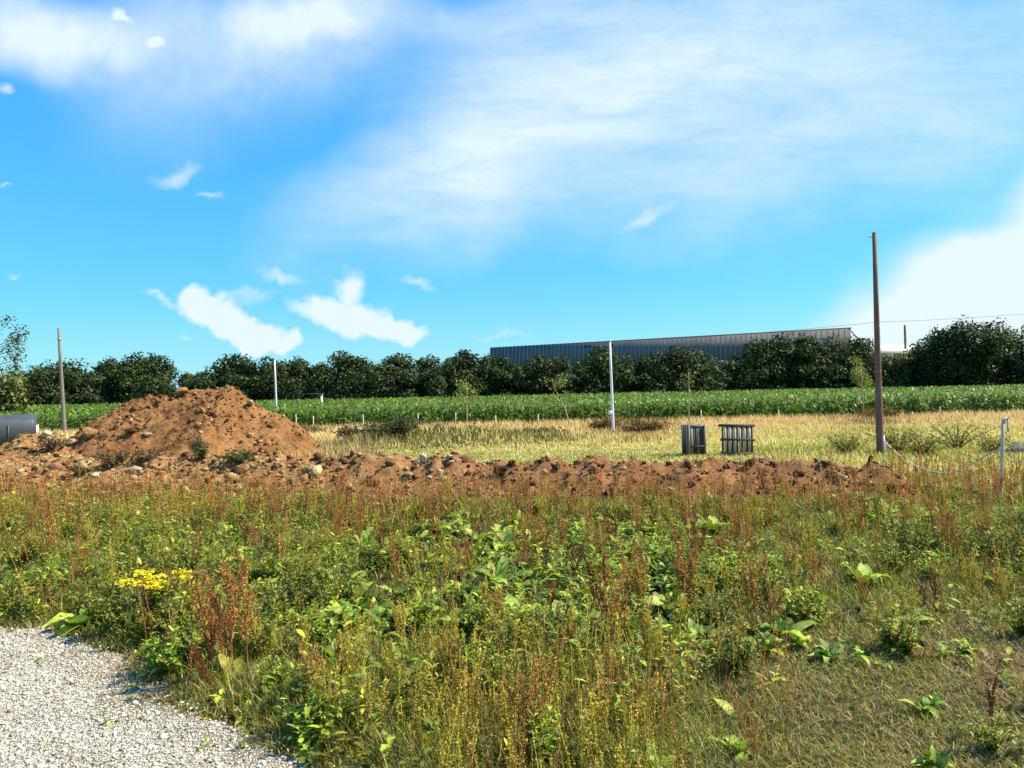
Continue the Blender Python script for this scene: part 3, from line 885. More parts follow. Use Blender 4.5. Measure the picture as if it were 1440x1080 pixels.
ragwort(474, 985, 42, "small yellow flower clump in the grass right of the gravel", .32, 50)
ragwort(200, 793, 60, "lime topped budding weed behind the large yellow flowers", .45, 0)

# dark leafy clump left of the flowers, bush-like weeds in the left weeds
def bush(name, x, y, H, W, label, cat="bush", group=None, cols=None, n=1500, leaf=.06, z=None, seed_stems=14, mat=None):
    e = empty(name, (x, y, float(zsurf(np.array([x]), np.array([y]))[0]) if z is None else z), label, cat, group)
    st, lf = Geo(), Geo()
    for s in range(seed_stems):
        a = random.uniform(0, 6.28); r = W * random.uniform(.15, 1) ** .7; hh = H * random.uniform(.55, 1) * (1 - .35 * (r / W) ** 2)
        tip = np.array([math.cos(a) * r, math.sin(a) * r * .8, hh]); mid = tip * [.45, .45, .6]
        st.add(*tubes(np.stack([np.zeros(3), mid, tip])[None], np.array([[.012, .008, .003]]) * (H / .8), 4, (.10, .075, .045)))
        m = n // seed_stems; t = rng.uniform(.15, 1.05, m)
        q = tip[None] * np.stack([t ** 1.3, t ** 1.3, t], 1) + rng.normal(0, 1, (m, 3)) * np.array([W, W, H]) * .085
        q[:, 2] = np.maximum(q[:, 2], .01)
        lf.add(*flakes(q, rng.uniform(.6, 1.4, m) * leaf, pick(cols or [GREEN, OLIVE, (.055, .085, .028)], ([.4, .3, .3] if not cols or len(cols) == 3 else [.35, .3, .2, .15]), m, .25, .08), None, 1, .45, .3))
    st.build("stem", M_DRY, e); lf.build("foliage", mat or M_LEAF, e)
    return e
for px, py, w, h, label in [
    (150, 880, .34, .42, "dark green bushy weed left of the yellow flowers"),
    (255, 900, .3, .40, "dark leafy weed right of the yellow flowers"),
    (40, 860, .35, .30, "leafy green weed above the gravel at the left edge"),
    (420, 880, .35, .48, "leafy weed left of the centre of the field"),
    (960, 830, .4, .42, "dark green leafy weed right of the centre of the field"),
    (1290, 790, .5, .5, "dark green leafy weed in the right part of the field"),
    (1420, 800, .5, .55, "dark green leafy weed at the right edge of the field")]:
    p = gnd(px, py); bush("leafy_weed", p.x, p.y, h, w, label, "leafy weed", None, None, 1500, .045)

# --- bushy leafy weeds: each clump its own plant --------------------------------
def clump_variant(cols, H, W, ns, per, lf_len, lf_asp):
    st, lf = Geo(), Geo()
    for k in range(ns):
        a = random.uniform(0, 6.283); q = random.random() ** .6; hh = H * random.uniform(.6, 1) * (1 - .3 * q)
        tip = np.array([math.cos(a) * W * q, math.sin(a) * W * q, hh]); mid = tip * [.4, .4, .6]
        st.add(*tubes(np.stack([np.zeros(3), mid, tip])[None], np.array([[.004, .003, .0015]]), 3, np.array(cols[0]) * .8))
        t = rng.uniform(.12, 1.0, per); pos = tip[None] * np.stack([t ** 1.4, t ** 1.4, t], 1)
        ln = lf_len * rng.uniform(.6, 1.4, per) * (1.15 - .5 * t)
        lf.add(*leaves(pos, rng.uniform(0, 6.283, per), rng.uniform(.1, 1.1, per), ln, ln * lf_asp, rng.uniform(.1, .6, per),
                       pick(cols, [.5] + [.5 / (len(cols) - 1)] * (len(cols) - 1), per, .2, .07), PROF_LANCE, .3))
    return st.mesh("stem", M_LEAF), lf.mesh("foliage", M_LEAF)
CL = {"bushy yellow green leafy weed clump in the near field": [clump_variant([OLIVE, LIME, GREEN], .42, .24, 16, 26, .055, .30) for _ in range(3)],
      "bushy fresh green leafy weed clump in the near field": [clump_variant([LIME, GREEN, (.2, .3, .03)], .34, .22, 14, 20, .075, .38) for _ in range(3)],
      "dark green leafy weed clump in the near field": [clump_variant([(.085, .13, .02), GREEN, OLIVE], .38, .25, 15, 24, .06, .32) for _ in range(3)]}
cnt = 0
while cnt < 285:
    y = 4.0 * (14.3 / 4.0) ** (random.random() ** .85); x = random.uniform(-1, 1) * (y * .70 + .3)
    X, Y_ = np.array([x]), np.array([y])
    px, py, ins, n1, n2, short = (np.asarray(a).reshape(-1)[0] for a in weed_zone(X, Y_))
    if not ins or gravel_side(X, Y_)[0] > -.22 or float(zridge(X, Y_)[0]) > .05: continue
    w_ = (1.0 if px < 480 else .55) * (1 - .75 * short) * (.65 + 1.3 * float(fbm(X * .9, Y_ * .9, 205)[0]))
    if 450 < px < 1000 and py > 930: w_ *= .4
    if random.random() > w_: continue
    lab = random.choices(list(CL), [.45, .33, .22])[0]
    e = empty("leafy_weed", (x, y, float(zg(x, y)) - .01), lab, "leafy weed", "bushy weed clumps in the near field", random.uniform(0, 6.28))
    k = random.uniform(.75, 1.3) * (1.1 if px < 480 else 1); e.scale = (k, k, k * random.uniform(.85, 1.15))
    for nm, me in zip(("stem", "foliage"), random.choice(CL[lab])):
        o = bpy.data.objects.new(nm, me); C.objects.link(o); o.parent = e
    cnt += 1

# ------------------------------------------------------------------ turf and straw behind the bank
def mid_grass():
    G = Geo(); n = 260000
    y = rng.uniform(13.5, 36, n) ; x = rng.uniform(-1, 1, n) * (y * .82 + 1)
    k = (np.maximum(zmound(x, y), zridge(x, y)) < zg(x, y) + .02) & ((y > ridge_axis(x)) | (x > 7.3))
    x, y = x[k], y[k]; n = len(x); n1 = fbm(x * .35, y * .6, 131); n2 = fbm(x * 1.4, y * 1.4, 141)
    heap = np.clip(zg(x, y) * 2.2, 0, 1) * sstep(24, 27, y)
    rough = np.maximum(heap, sstep(6.5, 9.0, x) * .5)
    h = (.07 + .05 * n2 + .20 * rough + .10 * sstep(26, 33, y)) * rng.uniform(.5, 1.5, n)
    w = (.008 + .0008 * y) * rng.uniform(.6, 1.4, n)
    g = rng.random(n) < np.clip(.50 + .7 * n1 + .25 * heap - .1 * rough - .38 * sstep(24.5, 28.5, y) * (x > -8) - .50 * np.exp(-((y - ridge_axis(x) - 2.6) / 2.4) ** 2), .08, .9)
    cg = pick([(.24, .27, .045), (.34, .33, .06), (.15, .19, .035)], [.45, .35, .2], n, .2, .07)
    cd = pick([(.80, .68, .32), (.62, .48, .20), (.30, .18, .07)], [.55, .33, .12], n, .18, .06)
    col = np.where(g[:, None], cg, cd)
    dk = (heap > .25) & (rng.random(n) < .6); col[dk] = pick([(.085, .085, .03), (.14, .10, .045), (.17, .15, .05)], [.4, .25, .35], n, .2, .08)[dk]
    G.add(*blades(np.stack([x, y, zg(x, y) - .01], 1), np.maximum(h, .03), w, rng.uniform(0, 6.283, n), rng.uniform(.1, 1, n), col))
    tag(G.build("turf", M_GRASS), "yellow green short grass on the strip behind the soil bank", "grass", kind="stuff")
mid_grass()

def straw():
    G = Geo(); n = 125000
    y = rng.uniform(27.0, 47.2, n); x = rng.uniform(-1, 1, n) * (y * .72 + 2)
    n1 = fbm(x * .25, y * .4, 151); n2 = fbm(x * .9, y * .9, 161)
    k = (zmound(x, y) < zg(x, y)) & (rng.random(n) < sstep(27.5, 33.5, y + 4 * n1) * (zg(x, y) < .22) * (.75 + .4 * n2))
    x, y, n1, n2 = x[k], y[k], n1[k], n2[k]; n = len(x)
    h = (.30 + .22 * sstep(36, 45, y) + .12 * n2) * rng.uniform(.5, 1.25, n)
    w = rng.uniform(.02, .05, n)
    col = pick([(.84, .64, .31), (.74, .49, .20), (.86, .74, .44), (.48, .25, .10)], [.36, .32, .2, .12], n, .15, .05)
    px, py = proj(x, y, 0 * x)
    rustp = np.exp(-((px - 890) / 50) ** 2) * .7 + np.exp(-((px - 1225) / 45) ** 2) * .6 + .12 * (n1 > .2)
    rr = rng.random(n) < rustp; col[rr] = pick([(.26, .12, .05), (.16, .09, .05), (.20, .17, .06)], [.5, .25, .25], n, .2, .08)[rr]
    gg = rng.random(n) < .05 + .2 * (n2 < -.25); col[gg] = pick([(.26, .26, .08), (.17, .19, .05)], [.6, .4], n, .2, .08)[gg]
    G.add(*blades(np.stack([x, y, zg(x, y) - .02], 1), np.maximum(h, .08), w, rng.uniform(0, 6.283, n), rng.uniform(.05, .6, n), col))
    n = 9000; x = rng.uniform(-8.6, -4.6, n); y = rng.uniform(24, 33, n); k = (zmound(x, y) < zg(x, y)) & (rng.random(n) < .35 + .9 * fbm(x * .8, y * .8, 171)); x, y = x[k], y[k]; n = len(x)
    G.add(*blades(np.stack([x, y, zg(x, y) - .02], 1), rng.uniform(.2, .62, n), rng.uniform(.014, .03, n), rng.uniform(0, 6.283, n), rng.uniform(.1, .8, n), pick([(.70, .52, .26), (.50, .36, .17), (.30, .22, .10), (.22, .24, .06)], [.35, .3, .2, .15], n, .15, .05)))
    tag(G.build("dry_grass", M_STRAW), "tall golden dry grass in front of the corn field", "dry grass", kind="stuff")
straw()

# ------------------------------------------------------------------ corn field
def corn():
    G = Geo()
    rows = []
    for r in range(11):
        Y = 47.6 + .75 * r; n = int(2 * (Y * .74 + 3) / .2)
        rows.append(np.stack([rng.uniform(-1, 1, n) * (Y * .74 + 3), Y + rng.normal(0, .06, n)], 1))
    n = 17000; Y = 55 + (132 - 55) * rng.random(n) ** .85
    rows.append(np.stack([rng.uniform(-1, 1, n) * (Y * .74 + 3), Y], 1))
    P = np.concatenate(rows); x, y = P[:, 0], P[:, 1]; n = len(x)
    h = 1.46 * rng.uniform(.80, 1.14, n) * (1 + .10 * fbm(x * .12, y * .12, 171))
    per = 9
    i = np.repeat(np.arange(n), per); t = np.tile(np.linspace(.10, .96, per), n)
    k = (y[i] < 55) | (t > .45); i, t = i[k], t[k]; m = len(i)
    pos = np.stack([x[i], y[i], zg(x, y)[i] + h[i] * t * .88], 1)
    L = rng.uniform(.45, .8, m) * (1 - .35 * np.abs(t - .55)); W = rng.uniform(.09, .14, m) * (1 + .006 * (y[i] - 45))
    col = pick([(.115, .19, .024), (.17, .26, .032), (.055, .115, .021), (.27, .33, .05)], [.42, .28, .24, .06], m, .18, .07)
    G.add(*leaves(pos, rng.uniform(0, 6.283, m), rng.uniform(.55, 1.25, m), L, W, rng.uniform(.35, .95, m), col, [(0, .7), (.35, 1), (.7, .75), (1, .05)], .25))
    kk = y < 56
    xs_, ys_, hs_ = x[kk], y[kk], h[kk]; b = np.stack([xs_, ys_, zg(xs_, ys_)], 1); tp = b.copy(); tp[:, 2] += hs_ * .95
    G.add(*tubes(np.stack([b, (b + tp) / 2, tp], 1), np.array([[.016, .013, .008]]), 3, (.10, .15, .05)))
    tag(G.build("corn_crop", M_CORN), "green standing corn crop filling the field below the trees", "corn", kind="stuff")
corn()

# ------------------------------------------------------------------ trees
def crown_geo(W, H, n, leaf, cols, probs, base=0.0, gap=.0, seed=0, clumps=34, dome=.62):
    """crown from clumps scattered in an uneven dome; W width, H height (crown from z=base to H)"""
    r = np.random.default_rng(seed); G = Geo(); cen = []
    while len(cen) < clumps:
        q = r.uniform(-1, 1, 3); q[2] = r.uniform(0, 1)
        lim = 1.0 if q[2] < dome else math.sqrt(max(0, 1 - ((q[2] - dome) / (1 - dome)) ** 2))
        if q[2] < .12: lim = .92
        if math.hypot(q[0], q[1]) > lim * (.86 + .14 * r.random()): continue
        cen.append(q)
    cen = np.array(cen) * [W / 2 * .80, W / 2 * .72, (H - base) * .88]; cen[:, 2] += base + (H - base) * .03
    rad = r.uniform(.11, .20, clumps) * (W * .5 + H * .5)
    per = n // clumps
    for c, ra in zip(cen, rad):
        d = rng.normal(0, 1, (per, 3)); d /= np.linalg.norm(d, axis=1, keepdims=True)
        rr = ra * (.55 + .55 * rng.random(per)) * (1 + .25 * np.sin(d[:, 0] * 5 + c[0]) * np.sin(d[:, 2] * 6))
        q = c + d * rr[:, None] * [1, 1, .8]
        q = q[(q[:, 2] > .1) & (q[:, 2] < H * 1.03)]
        tone = r.uniform(.75, 1.25)
        G.add(*flakes(q, rng.uniform(.6, 1.5, len(q)) * leaf, pick(cols, probs, len(q), .2, .07) * tone, d[:len(q)] + [0, 0, .35], .55, .7, .25))
    return G, cen
TC = [(.034, .055, .013), (.056, .084, .018), (.018, .031, .010), (.095, .122, .027)]
def tree(px, wpx, top, Y, label, cols=TC, probs=(.4, .28, .22, .10), n=11000, leaf=.42, name="tree", base_px=None, group="trees along the far side of the corn", clumps=46, trunk_h=.35, seed=None, cat="tree"):
    b = at(px, 555, Y); z0 = float(zg(b.x, Y)); H = at(px, top, Y).z - z0; W = wpx / F * Y
    e = empty(name, (b.x, Y, z0), label, cat, group)
    G, cen = crown_geo(W * 1.32, H, n, leaf, cols, probs, 0, 0, seed if seed is not None else int(px) + 7, clumps)
    G.build("crown", M_CROWN, e)
    T = Geo()
    rt = max(.12, H * .022)
    T.add(*tubes(np.array([[(0, 0, -.2), (.03 * H * .2, 0, H * .22), (-.01 * H, 0, H * .5), (0, .0, H * .85)]]), np.array([[rt * 1.3, rt, rt * .7, rt * .2]]), 7, (.06, .045, .035)))
    for c in cen[::3]:
        s = np.array([0, 0, min(c[2] * .6, H * .5)])
        T.add(*tubes(np.stack([s, (s + c) / 2 + [0, 0, .2], c])[None], np.array([[rt * .4, rt * .25, rt * .1]]), 5, (.06, .045, .035)))
    T.build("trunk", M_CROWN, e)
    return e
LT = [(.075, .095, .028), (.10, .12, .035), (.05, .07, .022), (.13, .14, .045)]
MT = [(.042, .062, .020), (.06, .08, .026), (.03, .045, .017), (.085, .10, .032)]
for px, w, top, Y, pal, label in [
    (78, 118, 506, 132, TC, "wide dark tree behind the leaning wooden pole on the left"),
    (172, 76, 503, 131, TC, "dark rounded tree just left of the one with a raised tip"),
    (210, 64, 493, 134, TC, "dark tree with a raised tip left of the soil heap peak"),
    (276, 46, 522, 133, LT, "small lighter tree behind the peak of the soil heap"),
    (335, 74, 500, 133, TC, "broad dark tree just right of the soil heap peak"),
    (383, 56, 502, 130, TC, "dark tree behind the thin white pole near the heap"),
    (437, 58, 497, 132, TC, "dark tree standing just right of a gap after the white pole"),
    (488, 66, 494, 131, TC, "tall dark tree above the crossbar frame in the corn"),
    (553, 74, 499, 133, TC, "rounded dark tree in the left middle of the hedgerow"),
    (612, 54, 495, 131, TC, "narrow dark tree left of the sapling in front of the hedgerow"),
    (655, 56, 492, 133, TC, "dark tree directly behind the small sapling"),
    (705, 62, 496, 131, TC, "dark tree at the left end of the grey hall"),
    (765, 74, 497, 130, MT, "dark tree in front of the left part of the grey hall"),
    (858, 84, 484, 131, TC, "large dark tree behind the tall white pole"),
    (912, 42, 499, 129, TC, "small dark tree right of the tall white pole"),
    (952, 72, 482, 130, MT, "large rounded tree below the middle of the grey hall"),
    (1001, 40, 506, 131, LT, "low lighter tree below the visible lower edge of the grey hall"),
    (1040, 48, 503, 129, MT, "low tree right of the lighter tree below the hall"),
    (1082, 78, 470, 130, TC, "tall dark tree in front of the right part of the grey hall"),
    (1138, 56, 468, 128, TC, "tall dark tree between two others under the right end of the hall"),
    (1190, 82, 463, 130, TC, "tall dark tree left of the brown wooden pole"),
    (1262, 62, 499, 128, LT, "low olive tree right of the brown wooden pole"),
    (1322, 68, 458, 124, TC, "large dark tree left of the tallest one on the right"),
    (1374, 84, 443, 122, TC, "tallest dark tree at the right of the hedgerow"),
    (1440, 84, 443, 124, TC, "large dark tree cut by the right edge of the view"),
    (1510, 90, 450, 124, TC, "dark tree at the right end of the row")]:
    tree(px, w, top, Y, label, pal)
for i, px in enumerate(list(range(40, 1440, 52))):            # undergrowth between the trunks
    top = 548 - px * .0209 - random.uniform(4, 12) + 1
    if 235 < px < 300: top += 3
    tree(px + random.uniform(-10, 10), random.uniform(60, 84), top - 14, 127, "dark shrub filling the foot of the hedgerow below the trees", MT if i % 3 else TC,
         n=2600, leaf=.42, name="hedge_shrub", group="shrubs at the foot of the hedgerow", clumps=16, cat="shrub")
for i, px in enumerate(list(range(60, 240, 46)) + list(range(322, 1215, 44)) + list(range(1300, 1440, 44))):
    top = {True: 508 - px * .014, False: 512 - px * .020}[px < 700] + random.uniform(7, 20) - (16 if px > 1290 else 0)
    tree(px + random.uniform(-8, 8), random.uniform(58, 76), top, 139, "dark tree partly hidden in the second row of the hedgerow", TC, n=5000, leaf=.5, group="second row trees of the hedgerow", clumps=26)
tree(2, 62, 516, 62, "yellow green small tree at the left edge of the view", [(.16, .17, .04), (.12, .13, .04), (.08, .10, .03), (.2, .2, .06)], n=3200, leaf=.30, group=None, clumps=26)

# sparse near tree at the left edge: only its right side hangs into view
def edge_tree():
    Y = 40.; z0 = 0.; b = at(-62, 600, Y)
    e = empty("sparse_tree", (b.x, Y, z0), "loose leaved tree whose branch ends hang in at the left edge above the tank", "tree")
    T, G = Geo(), Geo()
    T.add(*tubes(np.array([[(0, 0, -.2), (.05, 0, 1.6), (-.05, 0, 3.2), (.1, 0, 4.6)]]), np.array([[.16, .13, .1, .05]]), 7, (.12, .10, .08)))
    tips = [at(px, py, Y) - e.location for px, py in ((22, 452), (30, 468), (33, 478), (20, 470), (10, 455), (8, 478), (30, 490), (20, 497), (4, 492), (-8, 452), (-20, 470), (-20, 490), (-40, 460), (-60, 445), (-80, 450),
                                                        (-100, 470), (-110, 490), (-50, 480), (-75, 475), (34, 506), (-30, 440))]
    for t in tips:
        t = np.array(t) + [0, random.uniform(-.8, .8), 0]; s = np.array([.02, 0, random.uniform(2.2, 3.8)])
        mid = (s + t) / 2 + [0, 0, .25]
        T.add(*tubes(np.stack([s, mid, t])[None], np.array([[.035, .022, .008]]), 4, (.12, .10, .08)))
        m = 52 if t[2] > 1.9 + 2.2 else 26
        q = t + rng.normal(0, .19, (m, 3)) - [.12, 0, 0]
        G.add(*flakes(q, rng.uniform(.10, .18, m), pick([(.045, .065, .03), (.07, .09, .04), (.14, .15, .08)], [.5, .35, .15], m, .2, .07), None, 1, .6, .3))
    T.build("trunk", M_CROWN, e); G.build("crown", M_CROWN, e)
edge_tree()

# saplings in the dry grass
def sapling(px, top, base, label, lean=0.0, leafy=1.0, light=False):
    p = gnd(px, base + 6); Y = 44.5; b = at(px, base, Y); z0 = float(zg(b.x, Y))
    H = at(px, top, Y).z - z0
    e = empty("sapling", (b.x, Y, z0), label, "sapling")
    T, G = Geo(), Geo(); T.add(*tubes(np.array([[(0, 0, -.1), (lean * .3, 0, H * .4), (lean * .8, 0, H * .75), (lean, 0, H)]]), np.array([[.05, .042, .03, .012]]), 5, (.42, .36, .24)))
    for k in range(12):
        t = random.uniform(.45, .95); s = np.array([lean * t, 0, H * t]); a = random.uniform(0, 6.28); L = random.uniform(.25, .55)
        d = s + np.array([math.cos(a) * L, math.sin(a) * L, L * random.uniform(.2, .9)])
        T.add(*tubes(np.stack([s, (s + d) / 2, d])[None], np.array([[.012, .009, .004]]), 3, (.24, .20, .14)))
        m = int(34 * leafy)
        if m:
            q = d + rng.normal(0, .15, (m, 3)); G.add(*flakes(q, rng.uniform(.09, .2, m), pick([(.2, .25, .05), (.32, .36, .09), (.10, .13, .035)], [.4, .35, .25] if light else [.4, .1, .5], m, .2, .07), None, 1, .6, .3))
    T.build("trunk", M_DRY, e)
    if G.n: G.build("crown", M_CROWN, e)
sapling(657, 536, 592, "thin pale stemmed sapling with a small leafy top in front of the corn", 0.0, .8, True)
sapling(802, 532, 590, "leaning leafy sapling bent to the left before the corn", -1.0, .7)
sapling(969, 522, 590, "bare twiggy sapling behind the upright slatted crate", 0.05, .25)
sapling(1215, 508, 590, "leafy lit sapling beside the brown wooden pole", -.1, 1.6, True)
# ------------------------------------------------------------------ poles
def round_pole(name, base, top, r0, r1, mat, label, cat, parts=None):
    e = empty(name, base, label, cat)
    v = Vector(top) - Vector(base)
    G = Geo().add(*tubes(np.array([[tuple(v * t) for t in (-.03, .0, .33, .66, 1.0)]]), np.array([[r0, r0, r0 + (r1 - r0) * .33, r0 + (r1 - r0) * .66, r1]]), 14, (.3, .3, .3)))
    G.build("shaft", mat, e, smooth=True)
    return e, v
def ring(parent, v, t, r, h, mat, name="band"):
    c = v * t; u = v.normalized() * h / 2
    Geo().add(*tubes(np.array([[tuple(c - u), tuple(c), tuple(c + u)]]), np.array([[r, r, r]]), 14, (.3, .3, .3))).build(name, mat, parent)
pb = gnd(1238, 641)
pole_e, pv = round_pole("wooden_pole", (pb.x, pb.y, float(zg(pb.x, pb.y)) - .05), at(1229.5, 327, pb.y), .106, .058, M_POLE, "tall brown wooden utility pole standing at the right", "utility pole")
for t in (.87, .58, .38): ring(pole_e, pv, t, .108 - .048 * t, .02, M_POLEBAND)
k = Geo(); c = pv * .978
k.add(*tubes(np.array([[tuple(c + Vector((-.16, 0, .02))), tuple(c), tuple(c + Vector((.05, 0, 0)))]]), np.array([[.014, .014, .014]]), 6, (.3, .3, .3))).build("hook", M_GALV, pole_e)
c = pv * 0.0
k = Geo(); k.add(*tubes(np.array([[(.06, -.15, .0), (.06, -.15, .3), (.03, -.15, .62)]]), np.array([[.03, .03, .03]]), 8, (.3, .3, .3))).build("cable_guard", M_WHITE, pole_e)
wb = at(862.5, 606, 37.5)
wp_e, wv = round_pole("white_pole", (wb.x, wb.y, 0), at(857.5, 478, 37.5), .075, .05, M_WHITE, "tall thin white pole with a small box standing in front of the corn", "pole")
bx = Geo()
def box_geo(G, c, s, col=(.5, .5, .5)):
    c = np.array(c); s = np.array(s) / 2
    V = np.array([(x, y, z) for x in (-1, 1) for y in (-1, 1) for z in (-1, 1)]) * s + c
    T = [(0, 1, 3), (0, 3, 2), (4, 6, 7), (4, 7, 5), (0, 4, 5), (0, 5, 1), (2, 3, 7), (2, 7, 6), (0, 2, 6), (0, 6, 4), (1, 5, 7), (1, 7, 3)]
    return G.add(V, T, col)
c = wv * .215
box_geo(bx, (c.x - .14, -.10, c.z), (.17, .12, .20)).build("box", M_WHITE, wp_e)
box_geo(Geo(), (c.x - .10, -.02, c.z - .2), (.05, .05, .22)).build("bracket", M_GALV, wp_e)
ring(wp_e, wv, .99, .075, .06, M_GALV, "cap")
sb = at(389.5, 592, 52.)
sp_e, sv = round_pole("white_pole", (sb.x, 52., float(zg(sb.x, 52.))), at(386, 503, 52.), .07, .055, M_WHITE, "thin white pole rising behind the right flank of the soil heap", "pole")
ring(sp_e, sv, .99, .08, .06, M_GALV, "cap")
lb = at(91, 600, 45.)
lp_e, lv_ = round_pole("wooden_pole", (lb.x, 45., 0), at(82.5, 462, 45.), .125, .075, M_GREYPOLE, "leaning grey weathered wooden pole on the far left behind the spoil", "utility pole")
ring(lp_e, lv_, .9, .13, .05, M_GALV)
c = lv_ * .60
Geo().add(*tubes(np.array([[tuple(c + Vector((-.5, 0, 0))), tuple(c), tuple(c + Vector((.1, 0, 0)))]]), np.array([[.02, .02, .02]]), 6, (.3, .3, .3))).build("bracket", M_GALV, lp_e)

def wire(a, b, sag, r, label, name="overhead_wire", mat=M_WIRE, cat="wire", n=24, group=None):
    a, b = Vector(a), Vector(b); pts = [tuple(a.lerp(b, t) - Vector((0, 0, sag * 4 * t * (1 - t)))) for t in np.linspace(0, 1, n)]
    o = Geo().add(*tubes(np.array([pts]), np.full((1, n), r), 5, (.1, .1, .1))).build(name, mat)
    return tag(o, label, cat, group)
pole_mid = pole_e.location + pv * .60
wtop = wp_e.location + wv * .99
wire(wtop, pole_mid + Vector((0, .11, 0)), .10, .005, "thin overhead wire from the white pole to the brown wooden pole")
wire(pole_mid + Vector((.1, .05, 0)), at(1640, 420, 28), .12, .005, "thin overhead wire running right from the brown wooden pole")
wire(lp_e.location + lv_ * .60, at(-200, 510, 44), .1, .005, "thin overhead wire running left from the leaning grey pole")

# white stake with rope
kb = gnd(1407, 700)
st_e, stv = round_pole("white_stake", (kb.x, kb.y, float(zg(kb.x, kb.y)) - .05), at(1411, 588, kb.y), .030, .028, M_STAKE, "pale wooden stake with white rope tied over its top near the right edge", "stake")
tt = stv
lp = Geo(); pts = [tuple(tt + Vector(q)) for q in ((-.03, -.035, -.10), (0, -.04, -.03), (.035, -.03, .01), (.065, -.01, -.02), (.075, 0, -.09), (.07, 0, -.16), (.078, 0, -.24))]
lp.add(*tubes(np.array([pts]), np.full((1, 7), .017), 6, (.7, .7, .7))).build("rope_end", M_ROPE, st_e)
def rope():
    pts = [(1241, 618, 22.2), (1255, 632, 19.6), (1275, 648, 17.0), (1297, 660, 15.3), (1325, 666, 14.4), (1345, 663, 14.3), (1368, 652, 14.1), (1390, 638, 13.8), (1410, 630, kb.y)]
    P = np.array([tuple(at(*p)) for p in pts])
    t = np.linspace(0, len(P) - 1, 60); Q = np.stack([np.interp(t, np.arange(len(P)), P[:, k]) for k in range(3)], 1)
    for _ in range(3): Q[1:-1] = (Q[:-2] + Q[1:-1] * 2 + Q[2:]) / 4
    tag(Geo().add(*tubes(Q[None], np.full((1, 60), .013), 6, (.7, .7, .7))).build("rope", M_ROPE), "white rope sagging from the foot of the brown pole to the pale stake", "rope")
rope()

# small marker stakes before the corn
STK = [(417, 582), (511, 583), (588, 581), (640, 580), (757, 583), (985, 577), (1095, 576), (1283, 588), (1322, 572), (1345, 586), (440, 585), (697, 584)]
sm = Geo(); sm.add(*tubes(np.array([[(0, 0, -.1), (0, 0, .5), (0, 0, 1.0)]]), np.array([[.032, .030, .028]]), 7, (.7, .7, .6)))
sme = sm.mesh("marker_stake", M_STAKE)
STL = ["right of the foot of the thin white pole", "left of the green hump", "behind the green hump left of the sapling", "just left of the pale sapling", "left of the leaning sapling",
       "above the upright slatted crate", "right of the flat slatted pallet", "right of the brown wooden pole", "further right beside the corn edge", "before the corn near the white rope stake", "second right of the thin white pole", "between the two saplings"]
for (px, top), where in zip(STK, STL):
    p = at(px, top, 44.0); o = link("marker_stake", sme, loc=(p.x, 44.0, float(zg(p.x, 44)))); o.scale = (1, 1, max(.5, p.z)); o.rotation_euler = (0, random.uniform(-.05, .05), 0)
    tag(o, "short pale stake " + where, "stake", "marker stakes along the corn edge")

# crossbar frame standing in the corn
fp = at(452, 560, 70.0); e = empty("crossbar_frame", (fp.x, 70., float(zg(fp.x, 70))), "low crossbar on pale posts standing in the corn left of centre", "frame")
zt = fp.z + .35 - e.location.z
box_geo(Geo(), (0, 0, zt / 2), (.2, .2, zt)).build("post", M_STAKE, e)
box_geo(Geo(), (-2.6, 0, zt / 2), (.12, .12, zt)).build("post", M_DARKWOOD, e)
box_geo(Geo(), (-1.25, -.12, zt + .06), (3.1, .1, .10)).build("crossbar", M_DARKWOOD, e)

# ------------------------------------------------------------------ pallets
def pallet():
    b = gnd(1037, 641); Wd, Ht = 1.08, .95
    e = empty("slatted_pallet", (b.x, b.y, float(zg(b.x, b.y))), "flat grey pallet with dark bars propped upright right of the crate", "pallet", rz=-.06)
    e.rotation_euler = (-.10, .025, -.06)
    g = {}
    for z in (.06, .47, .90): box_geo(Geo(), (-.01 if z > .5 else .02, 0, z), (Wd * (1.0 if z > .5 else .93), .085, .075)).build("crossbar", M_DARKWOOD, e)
    for i in range(7): box_geo(Geo(), (-Wd * .40 + i * Wd * .80 / 6, -.035 + .003 * (i % 2), .475), (.058 + .008 * (i % 3), .02, .86)).build("dark_slat", M_DARKWOOD, e)  # slats and bars in shade: the shade is put into their dark colour
    for i in range(6): box_geo(Geo(), (-Wd * .333 + i * Wd * .80 / 6, -.056, .475), (.062, .02, .80)).build("grey_slat", M_GREYWOOD, e)
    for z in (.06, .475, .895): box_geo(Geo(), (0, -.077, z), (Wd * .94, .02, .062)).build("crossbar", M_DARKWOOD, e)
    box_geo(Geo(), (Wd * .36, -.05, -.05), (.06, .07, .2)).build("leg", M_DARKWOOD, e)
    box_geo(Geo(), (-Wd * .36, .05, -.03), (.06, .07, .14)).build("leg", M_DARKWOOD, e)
pallet()
